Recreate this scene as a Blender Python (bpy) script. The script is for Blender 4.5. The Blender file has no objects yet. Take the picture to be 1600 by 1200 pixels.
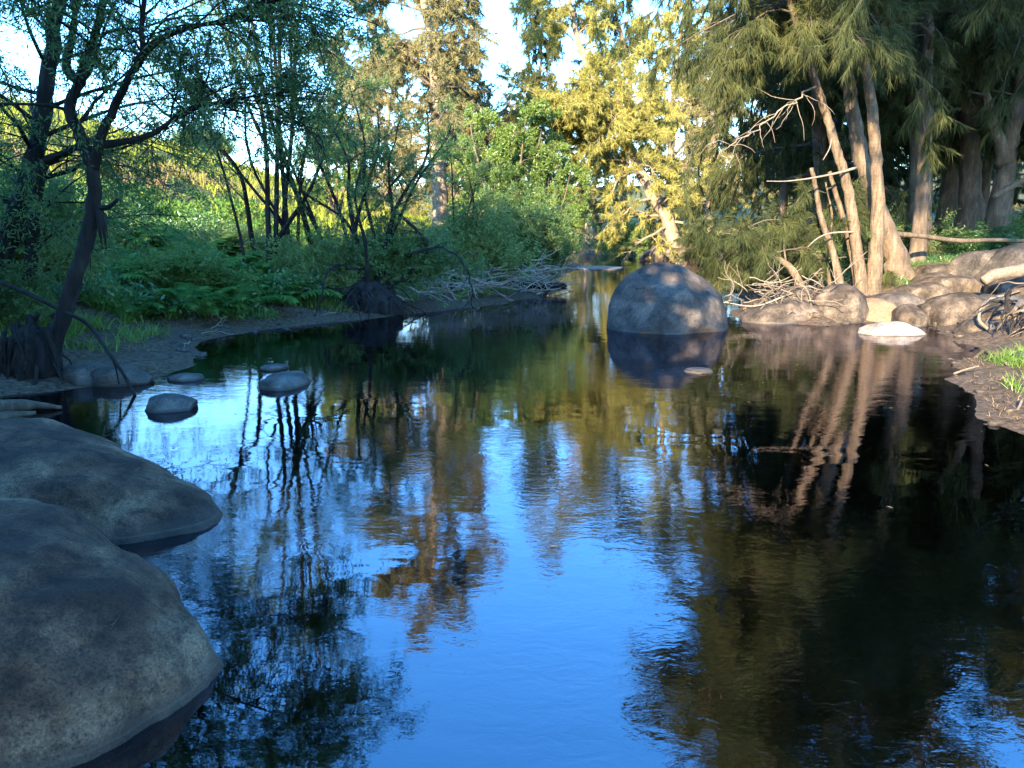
import bpy, bmesh, math, random
import numpy as np
from mathutils import Vector

# ------------------------------------------------------------------ scene, camera, sky, sun, exposure
sc = bpy.context.scene
C = sc.collection
R_ = math.radians
EYE = 1.8                                   # camera height above the water (water is z = 0)
PITCH = 10.78                               # degrees down
FPX = 1208.0                                # focal length in pixels of a 1600-wide picture

cam = bpy.data.cameras.new('camera')
cam_ob = bpy.data.objects.new('camera', cam)
C.objects.link(cam_ob)
cam.sensor_width = 36.0
cam.lens = 36.0 * FPX / 1600.0
cam.clip_start = 0.05
cam.clip_end = 3000
cam_ob.location = (0, 0, EYE)
cam_ob.rotation_euler = (R_(90 - PITCH), 0, 0)
sc.camera = cam_ob

SUN_AZ = 203.0                              # degrees clockwise from +Y, where the sun stands
SUN_EL = 19.0
world = bpy.data.worlds.new('World')
sc.world = world
world.use_nodes = True
wn = world.node_tree
sky = wn.nodes.new('ShaderNodeTexSky')
sky.sky_type = 'NISHITA'
sky.sun_disc = False
sky.sun_elevation = R_(SUN_EL)
sky.sun_rotation = R_(SUN_AZ)
sky.air_density = 1.0
sky.dust_density = 0.2
sky.ozone_density = 3.5
bg = wn.nodes['Background']
bg.inputs['Strength'].default_value = 0.15
hs = wn.nodes.new('ShaderNodeHueSaturation')
hs.inputs['Saturation'].default_value = 1.25
wn.links.new(sky.outputs['Color'], hs.inputs['Color'])
wn.links.new(hs.outputs['Color'], bg.inputs['Color'])

sun = bpy.data.lights.new('sun', 'SUN')
sun.energy = 3.2
sun.angle = R_(0.55)
sun.color = (1.0, 0.82, 0.54)
sun_ob = bpy.data.objects.new('sun', sun)
C.objects.link(sun_ob)
to_sun = Vector((math.sin(R_(SUN_AZ)) * math.cos(R_(SUN_EL)), math.cos(R_(SUN_AZ)) * math.cos(R_(SUN_EL)), math.sin(R_(SUN_EL))))
sun_ob.rotation_euler = to_sun.to_track_quat('Z', 'Y').to_euler()

vs = sc.view_settings
vs.view_transform = 'Standard'
vs.look = 'None'
vs.exposure = 3.1
vs.gamma = 1.0
vs.use_curve_mapping = False
sc.render.engine = 'CYCLES'
cy = sc.cycles
cy.max_bounces = 7
cy.diffuse_bounces = 3
cy.glossy_bounces = 3
cy.transmission_bounces = 4
cy.transparent_max_bounces = 6
cy.caustics_reflective = False
cy.caustics_refractive = False
cy.sample_clamp_indirect = 4.0
cy.use_denoising = True
try:
    cy.denoiser = 'OPENIMAGEDENOISE'
    cy.denoising_input_passes = 'RGB_ALBEDO_NORMAL'
except Exception:
    pass

# ------------------------------------------------------------------ picture-to-place helpers
cp, sp = math.cos(R_(PITCH)), math.sin(R_(PITCH))
def ray(u, v):
    x = (u - 800) / FPX
    y = (600 - v) / FPX
    return (x, cp + y * sp, -sp + y * cp)
def P(u, v, Y):                             # the point at distance Y that is seen at photo pixel (u, v)
    d = ray(u, v)
    t = Y / d[1]
    return np.array((d[0] * t, Y, EYE + d[2] * t))
def G(u, v, z=0.0):                         # the point on the level z seen at photo pixel (u, v)
    d = ray(u, v)
    t = (z - EYE) / d[2]
    return np.array((d[0] * t, d[1] * t, z))

# ------------------------------------------------------------------ noise
def _hash(ix, iy, iz, seed):
    h = (ix * 374761393 + iy * 668265263 + iz * 2147483647 + seed * 974634777) & 0xFFFFFFFF
    h = ((h ^ (h >> 13)) * 1274126177) & 0xFFFFFFFF
    h = ((h ^ (h >> 16)) * 2246822519) & 0xFFFFFFFF
    return ((h ^ (h >> 15)) & 0xFFFFFF) / float(0xFFFFFF)
def vnoise(p, seed=0):
    p = np.asarray(p, dtype=np.float64)
    i = np.floor(p).astype(np.int64)
    f = p - i
    f = f * f * f * (f * (f * 6 - 15) + 10)
    out = 0
    for dx in (0, 1):
        for dy in (0, 1):
            for dz in (0, 1):
                w = (f[:, 0] if dx else 1 - f[:, 0]) * (f[:, 1] if dy else 1 - f[:, 1]) * (f[:, 2] if dz else 1 - f[:, 2])
                out = out + w * _hash(i[:, 0] + dx, i[:, 1] + dy, i[:, 2] + dz, seed)
    return out * 2 - 1
def fbm(p, octaves=4, seed=0, gain=0.5, lac=2.03):
    a, s, out = 1.0, 1.0, 0
    p = np.asarray(p, dtype=np.float64)
    for k in range(octaves):
        out = out + a * vnoise(p * s + 17.3 * k, seed + k)
        a *= gain
        s *= lac
    return out
def sstep(x, a, b):
    t = np.clip((x - a) / (b - a), 0, 1)
    return t * t * (3 - 2 * t)

# ------------------------------------------------------------------ mesh helpers
def mesh_from(name, verts, faces, smooth=True):
    """verts (n,3); faces: list of int arrays (m,3) or (m,4)"""
    me = bpy.data.meshes.new(name)
    verts = np.ascontiguousarray(verts, dtype=np.float32)
    me.vertices.add(len(verts))
    me.vertices.foreach_set('co', verts.ravel())
    faces = [np.asarray(f, dtype=np.int32) for f in faces if len(f)]
    nl = sum(f.size for f in faces)
    npoly = sum(len(f) for f in faces)
    me.loops.add(nl)
    me.loops.foreach_set('vertex_index', np.concatenate([f.ravel() for f in faces]))
    me.polygons.add(npoly)
    tot = np.concatenate([np.full(len(f), f.shape[1], dtype=np.int32) for f in faces])
    start = np.concatenate([[0], np.cumsum(tot)[:-1]]).astype(np.int32)
    me.polygons.foreach_set('loop_start', start)
    me.polygons.foreach_set('loop_total', tot)
    if smooth:
        me.polygons.foreach_set('use_smooth', np.ones(npoly, dtype=bool))
    me.update(calc_edges=True)
    return me
def link(name, me, mat, parent=None):
    o = bpy.data.objects.new(name, me)
    C.objects.link(o)
    if me is not None and mat is not None and not me.materials:
        me.materials.append(mat)
    if parent is not None:
        o.parent = parent
    return o
def tag(o, label=None, cat=None, group=None, kind=None):
    if label: o['label'] = label
    if cat: o['category'] = cat
    if group: o['group'] = group
    if kind: o['kind'] = kind
    return o
def empty(name, label, cat, loc=(0, 0, 0), group=None):
    o = bpy.data.objects.new(name, None)
    C.objects.link(o)
    o.location = loc
    o.empty_display_size = 0.2
    return tag(o, label, cat, group)

class Geo:
    def __init__(self):
        self.v, self.q, self.t, self.n = [], [], [], 0
    def add(self, v, q=None, t=None):
        self.v.append(np.asarray(v, dtype=np.float64))
        if q is not None and len(q): self.q.append(np.asarray(q) + self.n)
        if t is not None and len(t): self.t.append(np.asarray(t) + self.n)
        self.n += len(v)
    def mesh(self, name, smooth=True, origin=None):
        v = np.concatenate(self.v)
        if origin is not None: v = v - np.asarray(origin)
        f = []
        if self.q: f.append(np.concatenate(self.q))
        if self.t: f.append(np.concatenate(self.t))
        return mesh_from(name, v, f, smooth)

_ringcache = {}
def tube(geo, pts, rad, sides=6, rough=0.0, rng=None, lump=0.0):
    pts = np.asarray(pts, dtype=np.float64)
    n = len(pts)
    rad = np.asarray(rad, dtype=np.float64)
    tan = np.gradient(pts, axis=0)
    tan /= np.linalg.norm(tan, axis=1)[:, None] + 1e-9
    ref = np.array((0.31, 0.95, 0.05)) if abs(tan[0][2]) > 0.6 else np.array((0.02, 0.03, 1.0))
    a = np.cross(tan, ref)
    a /= np.linalg.norm(a, axis=1)[:, None] + 1e-9
    b = np.cross(tan, a)
    ang = np.linspace(0, 2 * math.pi, sides, endpoint=False)
    ca, sa = np.cos(ang), np.sin(ang)
    rr = np.repeat(rad[:, None], sides, 1)
    if rough and rng is not None:
        rr = rr * (1 + rough * rng.normal(size=rr.shape))
    if lump:
        q = np.stack([np.repeat(ca[None], n, 0) * 1.5, np.repeat(sa[None], n, 0) * 1.5, np.repeat(np.linspace(0, n * 0.35, n)[:, None], sides, 1)], -1).reshape(-1, 3)
        rr = rr * (1 + lump * fbm(q, 3, int(abs(pts[0][0]) * 91) % 97).reshape(n, sides))
    v = pts[:, None, :] + rr[:, :, None] * (ca[None, :, None] * a[:, None, :] + sa[None, :, None] * b[:, None, :])
    v = v.reshape(-1, 3)
    key = (n, sides)
    if key not in _ringcache:
        i = np.arange(n - 1)[:, None] * sides
        j = np.arange(sides)[None, :]
        k = (j + 1) % sides
        q = np.stack([i + j, i + k, i + sides + k, i + sides + j], -1).reshape(-1, 4)
        t = np.array([[(n - 1) * sides, (n - 1) * sides + m, (n - 1) * sides + m + 1] for m in range(1, sides - 1)] +
                     [[0, m + 1, m] for m in range(1, sides - 1)])
        _ringcache[key] = (q, t)
    q, t = _ringcache[key]
    geo.add(v, q, t)
def spline(cp_, per=5):
    c = np.asarray(cp_, dtype=np.float64)
    if len(c) < 3:
        return np.linspace(c[0], c[-1], per + 1)
    c = np.vstack([2 * c[0] - c[1], c, 2 * c[-1] - c[-2]])
    out = []
    for i in range(1, len(c) - 2):
        t = np.linspace(0, 1, per, endpoint=False)[:, None]
        p0, p1, p2, p3 = c[i - 1], c[i], c[i + 1], c[i + 2]
        out.append(0.5 * ((2 * p1) + (-p0 + p2) * t + (2 * p0 - 5 * p1 + 4 * p2 - p3) * t ** 2 + (-p0 + 3 * p1 - 3 * p2 + p3) * t ** 3))
    out.append(c[-2][None])
    return np.vstack(out)
def along(path, s):
    d = np.linalg.norm(np.diff(path, axis=0), axis=1)
    cum = np.concatenate([[0], np.cumsum(d)])
    x = s * cum[-1]
    i = min(int(np.searchsorted(cum, x, 'right') - 1), len(d) - 1)
    f = (x - cum[i]) / (d[i] + 1e-9)
    p = path[i] * (1 - f) + path[i + 1] * f
    t = path[i + 1] - path[i]
    return p, t / (np.linalg.norm(t) + 1e-9)
def rng_(k): return np.random.default_rng(k)
def unit(v):
    return v / (np.linalg.norm(v) + 1e-9)
def walk(p, d, length, droop, n, rng, wig=0.12):
    out = [p]
    d = unit(d)
    step = length / n
    for k in range(n):
        d = unit(d + rng.normal(0, wig, 3) + np.array((0, 0, -droop)) * (k + 1) / n)
        p = p + d * step
        out.append(p)
    return np.array(out)
def rand_units(rng, n):
    v = rng.normal(size=(n, 3))
    return v / np.linalg.norm(v, axis=1)[:, None]

# ------------------------------------------------------------------ foliage
def needles_mesh(name, twigs, rng, per, length, width, droop=0.45, spread=0.75):
    """twigs (n,2,3): thin needle sprays along each twig; one long triangle per needle"""
    tw = np.asarray(twigs)
    n = len(tw) * per
    s = rng.random(n) ** 0.8
    idx = np.repeat(np.arange(len(tw)), per)
    p = tw[idx, 0] * (1 - s[:, None]) + tw[idx, 1] * s[:, None]
    d0 = tw[idx, 1] - tw[idx, 0]
    d0 /= np.linalg.norm(d0, axis=1)[:, None] + 1e-9
    d = d0 * 0.75 + rand_units(rng, n) * spread + np.array((0, 0, -droop))
    d /= np.linalg.norm(d, axis=1)[:, None]
    L = length * rng.uniform(0.55, 1.25, n)[:, None]
    side = np.cross(d, rand_units(rng, n))
    side /= np.linalg.norm(side, axis=1)[:, None] + 1e-9
    w = width * rng.uniform(0.7, 1.3, n)[:, None]
    v = np.empty((n, 3, 3))
    v[:, 0] = p - side * w * 0.5
    v[:, 1] = p + side * w * 0.5
    v[:, 2] = p + d * L + np.array((0, 0, -1)) * L * 0.18
    f = np.arange(n * 3).reshape(n, 3)
    return mesh_from(name, v.reshape(-1, 3), [f], smooth=False)
def leaves_mesh(name, twigs, rng, per, length, width, droop=0.2, spread=0.9, scatter=0.03):
    """lance-shaped leaves (one rhomb each) along each twig"""
    tw = np.asarray(twigs)
    n = len(tw) * per
    s = rng.random(n)
    idx = np.repeat(np.arange(len(tw)), per)
    p = tw[idx, 0] * (1 - s[:, None]) + tw[idx, 1] * s[:, None] + rng.normal(0, scatter, (n, 3))
    d0 = tw[idx, 1] - tw[idx, 0]
    d0 /= np.linalg.norm(d0, axis=1)[:, None] + 1e-9
    d = d0 * 0.6 + rand_units(rng, n) * spread + np.array((0, 0, -droop))
    d /= np.linalg.norm(d, axis=1)[:, None]
    L = length * rng.uniform(0.6, 1.3, n)[:, None]
    side = np.cross(d, rand_units(rng, n))
    side /= np.linalg.norm(side, axis=1)[:, None] + 1e-9
    w = width * rng.uniform(0.7, 1.3, n)[:, None]
    v = np.empty((n, 4, 3))
    v[:, 0] = p
    v[:, 1] = p + d * L * 0.45 + side * w * 0.5
    v[:, 2] = p + d * L
    v[:, 3] = p + d * L * 0.45 - side * w * 0.5
    f = np.arange(n * 4).reshape(n, 4)
    return mesh_from(name, v.reshape(-1, 3), [f], smooth=False)

def grow(stems, rng, l1, l2, l3, bias=None):
    """stems: list of (path, r0, r1). Returns (limb Geo, twig segments)."""
    geo = Geo()
    twigs = []
    ga = rng.uniform(0, 6.28)
    bias = np.zeros(3) if bias is None else np.asarray(bias, dtype=float)
    for path, r0, r1 in stems:
        for k in range(l1['n']):
            s = l1['t0'] + (l1.get('t1', 1.0) - l1['t0']) * (k + rng.random()) / l1['n']
            p, tan = along(path, min(s, 0.995))
            ga += 2.4 + rng.normal(0, 0.25)
            el = R_(rng.uniform(*l1['elev']))
            h = np.array((math.cos(ga), math.sin(ga), 0)) + bias
            d = unit(unit(h) * math.cos(el) + tan * math.sin(el) * np.sign(tan[2] + 1e-6))
            L = l1['len'](s) * rng.uniform(0.7, 1.25)
            r = (r0 + (r1 - r0) * s) * l1.get('rr', 0.4)
            lp = walk(p, d, L, l1['droop'], 7, rng, l1.get('wig', 0.12))
            tube(geo, lp, np.linspace(max(r, 0.012), 0.006, 8), 5)
            for j in range(l2['n']):
                s2 = l2.get('t0', 0.25) + (1 - l2.get('t0', 0.25)) * (j + rng.random()) / l2['n']
                p2, t2 = along(lp, min(s2, 0.995))
                side = unit(np.cross(t2, rng.normal(size=3)))
                a2 = R_(rng.uniform(*l2['ang']))
                d2 = unit(t2 * math.cos(a2) + side * math.sin(a2) + np.array((0, 0, l2.get('up', 0.0))))
                L2 = L * l2['len'] * rng.uniform(0.6, 1.3) * (1.15 - 0.5 * s2)
                l2p = walk(p2, d2, L2, l2['droop'], 4, rng, 0.15)
                tube(geo, l2p, np.linspace(max(r * 0.35, 0.006), 0.003, 5), 3)
                twigs.append((l2p[2], l2p[3])); twigs.append((l2p[3], l2p[4]))
                for m in range(l3['n']):
                    s3 = rng.uniform(0.15, 0.98)
                    p3, t3 = along(l2p, s3)
                    side = unit(np.cross(t3, rng.normal(size=3)))
                    a3 = R_(rng.uniform(20, 70))
                    d3 = unit(t3 * math.cos(a3) + side * math.sin(a3) + np.array((0, 0, l3.get('up', -0.15))))
                    L3 = l3['len'] * rng.uniform(0.6, 1.3)
                    twigs.append((p3, p3 + d3 * L3))
                    if l3.get('tube', False):
                        tube(geo, np.array((p3, p3 + d3 * L3)), (0.004, 0.002), 3)
    return geo, np.array(twigs)

def trunk_mesh(name, cps, r0, r1, sides=14, per=7, flare=0.0, origin=(0, 0, 0), lump=0.10, seed=0):
    path = spline(cps, per)
    rw = rng_(int(abs(path[0][0] * 131 + path[0][1] * 71)) % 9999)
    path[1:-1] += rw.normal(0, 0.06 * r0, (len(path) - 2, 3))
    n = len(path)
    t = np.linspace(0, 1, n)
    rad = r0 + (r1 - r0) * t
    if flare:
        rad = rad * (1 + flare * np.exp(-t * n / (per * 0.55)))
    g = Geo()
    tube(g, path, rad, sides, lump=lump)
    return g.mesh(name, True, origin), path

def tree(name, label, cat, stems_cp, leafmesh_fn, mats, rng, l1, l2, l3, bias=None, flare=0.35, group=None, lump=0.1, grow_stems=None, settle=True):
    """stems_cp: list of (control points, r0, r1) in world space"""
    if settle:
        for cps, r0, r1 in stems_cp:
            g0 = gz(cps[0][0], cps[0][1])
            if cps[0][2] < g0 + 1.6: cps[0] = np.array((cps[0][0], cps[0][1], min(g0, cps[0][2]) - 0.15))
    base = np.asarray(stems_cp[0][0][0], dtype=float)
    root = empty(name, label, cat, tuple(base), group)
    paths = []
    for cps, r0, r1 in stems_cp:
        me, path = trunk_mesh('trunk', cps, r0, r1, 22 if r0 > 0.1 else 9, 7, flare, base, lump)
        link('trunk', me, mats[0], root)
        paths.append((path, r0, r1))
    geo, tw = grow(paths if grow_stems is None else [paths[i] for i in grow_stems], rng, l1, l2, l3, bias)
    ob = link('limbs', geo.mesh('limbs', True, base), mats[1], root)
    ob['kind'] = 'stuff'
    me = leafmesh_fn(tw - base)
    link('crown', me, mats[2], root)
    return root
def copy_tree(root, loc, rot, scale, label, group=None):
    r = root.copy(); C.objects.link(r)
    r.location = loc; r.rotation_euler = (0, 0, rot)
    r.scale = scale if hasattr(scale, '__len__') else (scale,) * 3
    r['label'] = label
    if group: r['group'] = group
    for ch in list(root.children):
        c = ch.copy(); C.objects.link(c); c.parent = r
    return r

# ------------------------------------------------------------------ materials
def mat_new(name):
    m = bpy.data.materials.new(name)
    m.use_nodes = True
    nt = m.node_tree
    nt.nodes.clear()
    out = nt.nodes.new('ShaderNodeOutputMaterial')
    return m, nt, out
def N(nt, typ, **kw):
    n = nt.nodes.new('ShaderNode' + typ)
    for k, v in kw.items():
        if k.startswith('i_'):
            n.inputs[k[2:].replace('_', ' ')].default_value = v
        else:
            setattr(n, k, v)
    return n
def ramp(nt, fac, stops):
    r = nt.nodes.new('ShaderNodeValToRGB')
    els = r.color_ramp.elements
    while len(els) < len(stops): els.new(0.5)
    for e, (p, c) in zip(els, stops):
        e.position = p
        e.color = (*c, 1) if len(c) == 3 else c
    nt.links.new(fac, r.inputs['Fac'])
    return r
def leaf_mat(name, cols, trans=0.4, gloss=0.0, clump=0.6):
    m, nt, out = mat_new(name)
    geo = N(nt, 'NewGeometry')
    tc = N(nt, 'TexCoord')
    nz = N(nt, 'TexNoise', i_Scale=clump, i_Detail=2.0)
    nt.links.new(tc.outputs['Object'], nz.inputs['Vector'])
    mx = N(nt, 'Math', operation='MULTIPLY_ADD')
    nt.links.new(geo.outputs['Random Per Island'], mx.inputs[0])
    mx.inputs[1].default_value = 0.55
    mp = N(nt, 'MapRange')
    nt.links.new(nz.outputs['Fac'], mp.inputs['Value'])
    mp.inputs['From Min'].default_value = 0.3
    mp.inputs['From Max'].default_value = 0.7
    mp.inputs['To Min'].default_value = 0.0
    mp.inputs['To Max'].default_value = 0.45
    nt.links.new(mp.outputs['Result'], mx.inputs[2])
    k = len(cols)
    rp = ramp(nt, mx.outputs[0], [(i / (k - 1), c) for i, c in enumerate(cols)])
    df = N(nt, 'BsdfDiffuse')
    tr = N(nt, 'BsdfTranslucent')
    nt.links.new(rp.outputs['Color'], df.inputs['Color'])
    nt.links.new(rp.outputs['Color'], tr.inputs['Color'])
    ms = N(nt, 'MixShader')
    ms.inputs[0].default_value = trans
    nt.links.new(df.outputs[0], ms.inputs[1]); nt.links.new(tr.outputs[0], ms.inputs[2])
    last = ms
    if gloss:
        gl = N(nt, 'BsdfGlossy', i_Roughness=0.4)
        gl.inputs['Color'].default_value = (0.9, 0.95, 1, 1)
        m2 = N(nt, 'MixShader')
        m2.inputs[0].default_value = gloss
        nt.links.new(ms.outputs[0], m2.inputs[1]); nt.links.new(gl.outputs[0], m2.inputs[2])
        last = m2
    nt.links.new(last.outputs[0], out.inputs['Surface'])
    return m
def bark_mat(name, c1, c2, c3, rings=0.0, scale=9.0, bump=0.5):
    m, nt, out = mat_new(name)
    tc = N(nt, 'TexCoord')
    mp = N(nt, 'Mapping')
    mp.inputs['Scale'].default_value = (1.0, 1.0, 0.22)
    nt.links.new(tc.outputs['Object'], mp.inputs['Vector'])
    n1 = N(nt, 'TexNoise', i_Scale=scale, i_Detail=6.0, i_Roughness=0.65)
    nt.links.new(mp.outputs[0], n1.inputs['Vector'])
    n2 = N(nt, 'TexNoise', i_Scale=1.6, i_Detail=3.0)
    nt.links.new(tc.outputs['Object'], n2.inputs['Vector'])
    r1 = ramp(nt, n1.outputs['Fac'], [(0.3, c1), (0.55, c2), (0.75, c3)])
    mix = N(nt, 'MixRGB', blend_type='MULTIPLY')
    r2 = ramp(nt, n2.outputs['Fac'], [(0.3, (0.6, 0.58, 0.55)), (0.7, (1.15, 1.1, 1.05))])
    mix.inputs[0].default_value = 0.8
    nt.links.new(r1.outputs[0], mix.inputs[1]); nt.links.new(r2.outputs[0], mix.inputs[2])
    bs = N(nt, 'BsdfPrincipled', i_Roughness=0.85)
    bs.inputs['Specular IOR Level'].default_value = 0.2
    col = mix
    h = n1.outputs['Fac']
    if rings:
        wv = N(nt, 'TexWave', wave_type='BANDS', bands_direction='Z', i_Scale=3.6, i_Distortion=9.0, i_Detail=4.0)
        wv.inputs['Detail Scale'].default_value = 2.2
        nt.links.new(tc.outputs['Object'], wv.inputs['Vector'])
        m3 = N(nt, 'MixRGB', blend_type='MULTIPLY')
        m3.inputs[0].default_value = rings
        r3 = ramp(nt, wv.outputs['Fac'], [(0.0, (0.55, 0.5, 0.45)), (0.35, (1, 1, 1))])
        nt.links.new(mix.outputs[0], m3.inputs[1]); nt.links.new(r3.outputs[0], m3.inputs[2])
        col = m3
    nt.links.new(col.outputs[0], bs.inputs['Base Color'])
    bp = N(nt, 'Bump', i_Strength=bump, i_Distance=0.03)
    nt.links.new(h, bp.inputs['Height'])
    nt.links.new(bp.outputs[0], bs.inputs['Normal'])
    nt.links.new(bs.outputs[0], out.inputs['Surface'])
    return m
def rock_mat(name, c_dark, c_mid, c_pale, band=0.12, bump=0.6, fine=60.0, mott=0.75, speck=0.8):
    """granite: mottled crust, pale lichen, dark wet band just above the waterline (object z is height over water)"""
    m, nt, out = mat_new(name)
    tc = N(nt, 'TexCoord')
    n1 = N(nt, 'TexNoise', i_Scale=2.2, i_Detail=8.0, i_Roughness=0.62)
    nt.links.new(tc.outputs['Object'], n1.inputs['Vector'])
    n2 = N(nt, 'TexNoise', i_Scale=fine, i_Detail=5.0, i_Roughness=0.7)
    nt.links.new(tc.outputs['Object'], n2.inputs['Vector'])
    n3 = N(nt, 'TexNoise', i_Scale=11.0, i_Detail=10.0, i_Roughness=0.75)
    nt.links.new(tc.outputs['Object'], n3.inputs['Vector'])
    r1 = ramp(nt, n1.outputs['Fac'], [(0.40, c_dark), (0.52, c_mid), (0.64, c_pale)])
    r2 = ramp(nt, n2.outputs['Fac'], [(0.38, (0.40, 0.40, 0.42)), (0.47, (0.92, 0.92, 0.92)), (0.58, (1.08, 1.06, 1.04)), (0.66, (1.7, 1.65, 1.55))])
    r3 = ramp(nt, n3.outputs['Fac'], [(0.40, (0.38, 0.38, 0.42)), (0.50, (0.95, 0.95, 0.95)), (0.62, (1.05, 1.03, 1.0)), (0.70, (1.55, 1.5, 1.4))])
    a = N(nt, 'MixRGB', blend_type='MULTIPLY'); a.inputs[0].default_value = speck
    nt.links.new(r1.outputs[0], a.inputs[1]); nt.links.new(r2.outputs[0], a.inputs[2])
    b = N(nt, 'MixRGB', blend_type='MULTIPLY'); b.inputs[0].default_value = mott
    nt.links.new(a.outputs[0], b.inputs[1]); nt.links.new(r3.outputs[0], b.inputs[2])
    wz = N(nt, 'TexNoise', i_Scale=1.3, i_Detail=4.0)
    nt.links.new(tc.outputs['Object'], wz.inputs['Vector'])
    wa = N(nt, 'MixRGB'); wa.inputs[0].default_value = 0.45
    nt.links.new(tc.outputs['Object'], wa.inputs[1]); nt.links.new(wz.outputs['Color'], wa.inputs[2])
    vo = N(nt, 'TexVoronoi', feature='DISTANCE_TO_EDGE', i_Scale=1.5)
    nt.links.new(wa.outputs[0], vo.inputs['Vector'])
    ck = N(nt, 'MapRange')
    nt.links.new(vo.outputs['Distance'], ck.inputs['Value'])
    ck.inputs['From Max'].default_value = 0.018
    cm = N(nt, 'Math', operation='MAXIMUM')
    cmk = ramp(nt, wz.outputs['Fac'], [(0.40, (0, 0, 0)), (0.47, (1, 1, 1))])
    nt.links.new(ck.outputs['Result'], cm.inputs[0]); nt.links.new(cmk.outputs[0], cm.inputs[1])
    crk = N(nt, 'MixRGB', blend_type='MULTIPLY'); crk.inputs[0].default_value = 0.4
    nt.links.new(b.outputs[0], crk.inputs[1]); nt.links.new(cm.outputs[0], crk.inputs[2])
    col = crk
    # water-stain band
    geo = N(nt, 'NewGeometry')
    sx = N(nt, 'SeparateXYZ')
    nt.links.new(geo.outputs['Position'], sx.inputs[0])
    ad = N(nt, 'Math', operation='MULTIPLY_ADD')
    nt.links.new(n3.outputs['Fac'], ad.inputs[0])
    ad.inputs[1].default_value = -band
    nt.links.new(sx.outputs['Z'], ad.inputs[2])
    rb = N(nt, 'MapRange')
    nt.links.new(ad.outputs[0], rb.inputs['Value'])
    rb.inputs['From Min'].default_value = -band * 0.35
    rb.inputs['From Max'].default_value = band * 0.35
    rb.inputs['To Min'].default_value = 0.72
    rb.inputs['To Max'].default_value = 0.0
    c = N(nt, 'MixRGB', blend_type='MIX')
    c.inputs[2].default_value = (0.035, 0.03, 0.025, 1)
    nt.links.new(rb.outputs['Result'], c.inputs[0]); nt.links.new(col.outputs[0], c.inputs[1])
    tz = N(nt, 'Math', operation='MULTIPLY_ADD')
    nt.links.new(wz.outputs['Fac'], tz.inputs[0]); tz.inputs[1].default_value = -0.05
    nt.links.new(sx.outputs['Z'], tz.inputs[2])
    tr_ = ramp(nt, tz.outputs[0], [(0.0, (0, 0, 0)), (0.004, (1, 1, 1)), (0.007, (1, 1, 1)), (0.013, (0, 0, 0))])
    tm = N(nt, 'Math', operation='MULTIPLY'); tm.inputs[1].default_value = 0.10
    nt.links.new(tr_.outputs[0], tm.inputs[0])
    c2 = N(nt, 'MixRGB'); c2.inputs[2].default_value = (0.34, 0.30, 0.24, 1)
    nt.links.new(tm.outputs[0], c2.inputs[0]); nt.links.new(c.outputs[0], c2.inputs[1])
    c = c2
    bs = N(nt, 'BsdfPrincipled')
    rr = N(nt, 'MapRange')
    nt.links.new(rb.outputs['Result'], rr.inputs['Value'])
    rr.inputs['From Max'].default_value = 0.72
    rr.inputs['To Min'].default_value = 0.8
    rr.inputs['To Max'].default_value = 0.45
    nt.links.new(rr.outputs['Result'], bs.inputs['Roughness'])
    bs.inputs['Specular IOR Level'].default_value = 0.35
    nt.links.new(c.outputs[0], bs.inputs['Base Color'])
    hm = N(nt, 'Math', operation='MULTIPLY_ADD')
    nt.links.new(n2.outputs['Fac'], hm.inputs[0]); hm.inputs[1].default_value = 0.16
    h2 = N(nt, 'Math', operation='MULTIPLY_ADD')
    nt.links.new(cm.outputs[0], h2.inputs[0]); h2.inputs[1].default_value = 0.25
    nt.links.new(n3.outputs['Fac'], h2.inputs[2])
    nt.links.new(h2.outputs[0], hm.inputs[2])
    bp = N(nt, 'Bump', i_Strength=bump, i_Distance=0.03)
    nt.links.new(hm.outputs[0], bp.inputs['Height'])
    nt.links.new(bp.outputs[0], bs.inputs['Normal'])
    nt.links.new(bs.outputs[0], out.inputs['Surface'])
    return m
def plain_mat(name, c1, c2, scale=12.0, rough=0.8, bump=0.3):
    m, nt, out = mat_new(name)
    tc = N(nt, 'TexCoord')
    n1 = N(nt, 'TexNoise', i_Scale=scale, i_Detail=6.0)
    nt.links.new(tc.outputs['Object'], n1.inputs['Vector'])
    oi = N(nt, 'ObjectInfo')
    ad = N(nt, 'Math', operation='MULTIPLY_ADD')
    nt.links.new(oi.outputs['Random'], ad.inputs[0]); ad.inputs[1].default_value = 0.35
    nt.links.new(n1.outputs['Fac'], ad.inputs[2])
    r = ramp(nt, ad.outputs[0], [(0.4, c1), (0.95, c2)])
    bs = N(nt, 'BsdfPrincipled', i_Roughness=rough)
    bs.inputs['Specular IOR Level'].default_value = 0.25
    nt.links.new(r.outputs[0], bs.inputs['Base Color'])
    bp = N(nt, 'Bump', i_Strength=bump, i_Distance=0.01)
    nt.links.new(n1.outputs['Fac'], bp.inputs['Height'])
    nt.links.new(bp.outputs[0], bs.inputs['Normal'])
    nt.links.new(bs.outputs[0], out.inputs['Surface'])
    return m

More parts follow.
